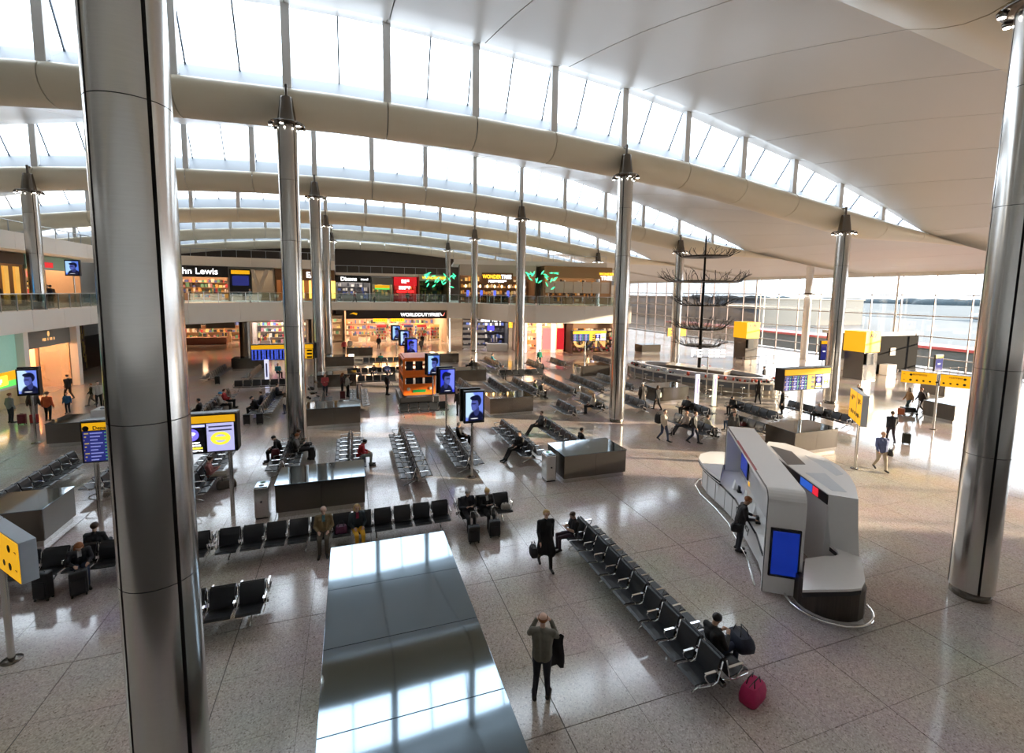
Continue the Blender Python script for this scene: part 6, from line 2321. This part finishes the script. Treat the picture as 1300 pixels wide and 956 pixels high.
# upper gallery
rr = random.Random(77)
gl = ['in grey', 'in black', 'in navy', 'in brown', 'in pale blue', 'in dark red', 'in cream', 'in green']
gc = [(0.25, 0.25, 0.26), K, NV, (0.14, 0.08, 0.05), (0.3, 0.4, 0.5), (0.3, 0.03, 0.04), (0.5, 0.45, 0.38), (0.06, 0.15, 0.08)]
spots = [(-21.8, 37.5), (-21.9, 40.0), (-22.2, 46.2), (-22.6, 47.4), (-11.0, 61.5), (0.5, 66.2), (3.0, 65.8), (7.4, 66.0)]
where = ['by the blue screen on the side gallery', 'behind the side gallery glass before the column', 'behind the side gallery glass after the column', 'near the warm crowded upper shop', 'behind the gallery glass under the cafe sign', 'in front of the upper electronics shop', 'by the yellow and green upper panel', 'in front of the red upper shop']
for i, (x, y) in enumerate(spots):
    person(x, y, rr.uniform(-180, 180), ('stand', 'walk')[i % 2], gc[i], K, 'person %s %s' % (gl[i], where[i]), ('short', ('brown', 'black')[i % 2]), 0, z=ZS if x < -20 else 6.2)

# ================================================================== luggage


def trolley_case(x, y, rz, label, col=(0.012, 0.012, 0.014), h=0.56, tele=True, z=0.0):
    t = thing('trolley_case', label, 'suitcase', (x, y, z), math.radians(rz), 'travellers\' luggage')
    m_ = mat('case_%s' % str(col), col, 0.45, 0, 0.1, 20, bump=0.2)
    MB().cbox(-0.11, 0.11, -0.18, 0.18, 0.06, h, 0.035).build('body', m_, t)
    MB().cbox(0.11, 0.145, -0.14, 0.14, 0.12, h * 0.72, 0.015).build('front_pocket', m_, t)
    for a in (-0.08, 0.08):
        for b in (-0.14, 0.14):
            MB().cyl(0.03, -0.014, 0.014, seg=10, M=Matrix.Translation((a, b, 0.03)) @ Matrix.Rotation(PI / 2, 4, 'X')).build('wheel', RUBBER, t)
    if tele:
        MB().tube([(-0.09, -0.09, h - 0.02), (-0.09, -0.09, h + 0.42), (-0.09, 0.09, h + 0.42), (-0.09, 0.09, h - 0.02)], 0.009, 6).build('pull_handle', CHROME, t)
    MB().tube([(0.0, -0.07, h), (0.0, -0.05, h + 0.035), (0.0, 0.05, h + 0.035), (0.0, 0.07, h)], 0.012, 6).build('grip', BLACK, t)
    return t


def soft_bag(x, y, rz, label, col, sx=0.26, sy=0.16, sz=0.30, z=0.0, name='holdall'):
    t = thing(name, label, 'bag', (x, y, z), math.radians(rz), 'travellers\' luggage')
    m_ = mat('bag_%s' % str(col), col, 0.6, 0, 0.2, 12, bump=0.4)
    bm = MB()
    n = 5
    prof = [(0.0, 0.88), (0.06, 1.0), (0.45, 1.04), (0.8, 0.92), (1.0, 0.72)]
    rows = []
    for zf, s in prof:
        ring = []
        for i in range(16):
            a = 2 * PI * i / 16
            ca, sa = math.cos(a), math.sin(a)
            e = 0.45
            ring.append((math.copysign(abs(ca) ** e, ca) * sx * s, math.copysign(abs(sa) ** e, sa) * sy * s, zf * sz))
        rows.append(ring)
    vs = [p for r in rows for p in r]
    fs = [(j * 16 + i, j * 16 + (i + 1) % 16, (j + 1) * 16 + (i + 1) % 16, (j + 1) * 16 + i) for j in range(n - 1) for i in range(16)]
    bm.add(vs, fs, True)
    bm.add(rows[-1], [tuple(range(16))])
    bm.add(rows[0], [tuple(range(15, -1, -1))])
    bm.build('body', m_, t)
    for s in (-1, 1):
        MB().tube([(-sx * .45, s * sy * .5, sz * .9), (-sx * .35, s * sy * .35, sz + .12), (sx * .35, s * sy * .35, sz + .12), (sx * .45, s * sy * .5, sz * .9)], 0.011, 6).build('strap', BLACK, t)
    MB().box(-sx * .6, sx * .6, -0.006, 0.006, sz - 0.002, sz + 0.006).build('zip', BLACK, t)
    return t


PINKB = (0.55, 0.02, 0.12)
trolley_case(3.55, 13.75, -90, 'black trolley case with raised handle before the phone man')
trolley_case(4.28, 13.9, -95, 'black trolley case with raised handle before the woman with paper')
soft_bag(4.83, 11.86, -95, 'black boxy handbag carried by the woman in the long coat', K, 0.19, 0.10, 0.27, 0.40, 'handbag')
soft_bag(7.35, 6.45, 20, 'bright pink holdall with black straps at the bench end', PINKB, 0.30, 0.17, 0.34)
soft_bag(7.75, 7.2, 80, 'dark blue puffed bag beside the dark-haired man', (0.02, 0.025, 0.045), 0.28, 0.2, 0.30, 0.45, 'rucksack')
trolley_case(-7.5, 14.35, -100, 'tall black case standing by the auburn-haired woman', K, 0.74, False)
trolley_case(-6.75, 14.3, -70, 'wide black case leaning by the auburn-haired woman', K, 0.66, False)
soft_bag(-0.42, 14.75, 0, 'dark purple bag on the seat between the tweed man and the blond woman', (0.12, 0.03, 0.08), 0.18, 0.13, 0.24, 0.44, 'handbag')
soft_bag(4.95, 14.8, 0, 'white handbag on the seat beside the couple', (0.6, 0.57, 0.52), 0.16, 0.10, 0.20, 0.44, 'handbag')
soft_bag(-4.85, 20.75, 20, 'grey-brown holdall at the feet of the checked shirt woman', (0.12, 0.10, 0.085), 0.34, 0.2, 0.32)
trolley_case(-1.85, 23.2, 0, 'black case in front of the readers by the column', K, 0.62, True)
soft_bag(-3.3, 22.5, 0, 'dark red backpack on the seat by the bent man', (0.10, 0.015, 0.025), 0.17, 0.14, 0.42, 0.44, 'backpack')
soft_bag(21.35, 20.7, 0, 'dark red handbag on the bench behind the kiosk', (0.14, 0.03, 0.035), 0.18, 0.12, 0.24, 0.44, 'handbag')
trolley_case(28.55, 16.55, 50, 'dark trolley case pulled by the man in the suit', (0.02, 0.03, 0.025), 0.6)
soft_bag(23.35, 14.1, 30, 'black shoulder bag at the hip of the man in the blue shirt', K, 0.2, 0.11, 0.26, 0.72, 'shoulder_bag')
soft_bag(20.1, 26.9, 10, 'pale green bag on the shoulder of the woman in black', (0.42, 0.50, 0.42), 0.2, 0.10, 0.34, 0.85, 'shoulder_bag')
soft_bag(37.55, 20.85, 0, 'black backpack worn by the man beside the luggage trolley', K, 0.16, 0.15, 0.46, 0.98, 'backpack')
soft_bag(15.75, 21.05, 100, 'black backpack worn by the cream jacket man', K, 0.18, 0.13, 0.48, 0.96, 'backpack')
trolley_case(35.25, 20.9, 20, 'orange case beside the luggage trolley', (0.60, 0.16, 0.06), 0.5, False)
for x, y, lb, c_, hh in ((-17.95, 33.9, 'dark red case behind the backpack person', (0.16, 0.015, 0.03), 0.6), (-17.4, 33.9, 'red case near the orange top person', (0.35, 0.02, 0.03), 0.55), (-15.2, 37.0, 'black case carried by the man in the pale top', K, 0.6), (-10.6, 44.2, 'black case in the heap near the far shops', K, 0.7), (-5.9, 30.4, 'black case at the near end of the crowded bench', K, 0.62), (-5.2, 30.3, 'second black case at the near end of the crowded bench', K, 0.66), (-0.7, 35.8, 'dark red case beside the two standing women', (0.10, 0.012, 0.02), 0.6)):
    trolley_case(x, y, -90, lb, c_, hh, False)
soft_bag(10.98, 10.62, -35, 'black bag hanging at the hip of the man at the currency counter', K, 0.17, 0.09, 0.24, 0.78, 'shoulder_bag')
# crutch held by the man in the cream jacket
t = thing('crutch', 'grey crutch in the hand of the cream jacket man', 'crutch', (16.25, 20.45, 0))
MB().tube([(0, 0, 0.02), (0.02, 0.02, 0.85), (0.0, 0.05, 1.05)], 0.014, 8).build('shaft', CHROME, t)
MB().tube([(-0.06, 0.0, 0.80), (0.06, 0.03, 0.80)], 0.018, 8).build('grip', BLACK, t)
MB().cyl(0.022, 0, 0.04, seg=8).build('tip', RUBBER, t)
# luggage trolley
t = thing('luggage_trolley', 'airport luggage trolley pushed by the couple', 'trolley', (36.05, 21.0, 0), math.radians(150))
MB().tube([(-0.5, -0.26, 0.15), (0.5, -0.2, 0.15), (0.5, 0.2, 0.15), (-0.5, 0.26, 0.15)], 0.02, 8, closed=True).build('base_frame', CHROME, t)
MB().tube([(-0.45, -0.25, 0.15), (-0.55, -0.25, 1.0), (-0.55, 0.25, 1.0), (-0.45, 0.25, 0.15)], 0.02, 8).build('handle_frame', CHROME, t)
for a, b in ((-0.45, -0.24), (-0.45, 0.24), (0.45, 0.0)):
    MB().cyl(0.07, -0.02, 0.02, seg=12, M=Matrix.Translation((a, b, 0.07)) @ Matrix.Rotation(PI / 2, 4, 'X')).build('wheel', RUBBER, t)
MB().cbox(-0.4, 0.35, -0.22, 0.22, 0.17, 0.5, 0.03).build('case_load', BLACK, t)
# pushchair by the man in red
t = thing('pushchair', 'dark folded pushchair beside the man in the red shirt', 'pushchair', (-2.7, 36.6, 0), 0.4)
MB().tube([(0.35, -0.22, 0.1), (-0.3, -0.22, 0.75), (-0.45, -0.22, 1.0), (-0.45, 0.22, 1.0), (-0.3, 0.22, 0.75), (0.35, 0.22, 0.1)], 0.016, 8).build('frame', CHROME, t)
MB().cbox(-0.25, 0.2, -0.2, 0.2, 0.35, 0.5, 0.04).build('seat', BLACK, t)
MB().lathe([(0.26, 0.0), (0.24, 0.1), (0.15, 0.2), (0.0, 0.24)], 14, Matrix.Translation((-0.18, 0, 0.7))).build('hood', BLACK, t)
for a, b in ((0.35, -0.22), (0.35, 0.22), (-0.35, -0.22), (-0.35, 0.22)):
    MB().cyl(0.09, -0.02, 0.02, seg=12, M=Matrix.Translation((a, b, 0.09)) @ Matrix.Rotation(PI / 2, 4, 'X')).build('wheel', RUBBER, t)
MB().tube([(-0.35, -0.22, 0.09), (0.1, -0.22, 0.45)], 0.014, 6).build('rear_strut', CHROME, t)
MB().tube([(-0.35, 0.22, 0.09), (0.1, 0.22, 0.45)], 0.014, 6).build('rear_strut', CHROME, t)
# coat over the photographer's arm
t = thing('coat', 'dark coat hanging over the arm of the man taking a photo', 'coat', (3.66, 7.74, 0), math.radians(62))
mb = MB()
pts = []
for i in range(5):
    for j in range(7):
        zz = 1.28 - j * 0.115
        pts.append((0.05 * math.sin(i * 1.9 + j * .6) + .02 * j * .3, -0.16 + i * 0.07 + 0.02 * math.sin(j), zz))
mb.add(pts, [(i * 7 + j, i * 7 + j + 1, (i + 1) * 7 + j + 1, (i + 1) * 7 + j) for i in range(4) for j in range(6)], True)
mb.build('drape', cmat(K), t)
mb = MB()
mb.add([(p[0] + 0.07, p[1] * 0.9 - 0.01, p[2] - 0.06) for p in pts], [(i * 7 + j, i * 7 + j + 1, (i + 1) * 7 + j + 1, (i + 1) * 7 + j) for i in range(4) for j in range(6)], True)
mb.build('lining', cmat((0.05, 0.05, 0.055)), t)
# white desk with devices on the side box
t = thing('charging_desk', 'white charging desk standing on the side steel box', 'desk', (-12.6, 28.9, 1.2))
MB().cbox(0, 3.2, 0, 1.0, 0.0, 0.45, 0.02).build('body', WHITE, t)
for i in range(3):
    MB().cbox(0.3 + i * 0.9, 0.8 + i * 0.9, 0.25, 0.7, 0.45, 0.52, 0.02).build('device', GREYB, t)
MB().tube([(0.5, 0.8, 0.45), (0.5, 0.8, 0.8), (1.0, 0.8, 0.82), (1.0, 0.8, 0.45)], 0.015, 6).build('rail', CHROME, t)
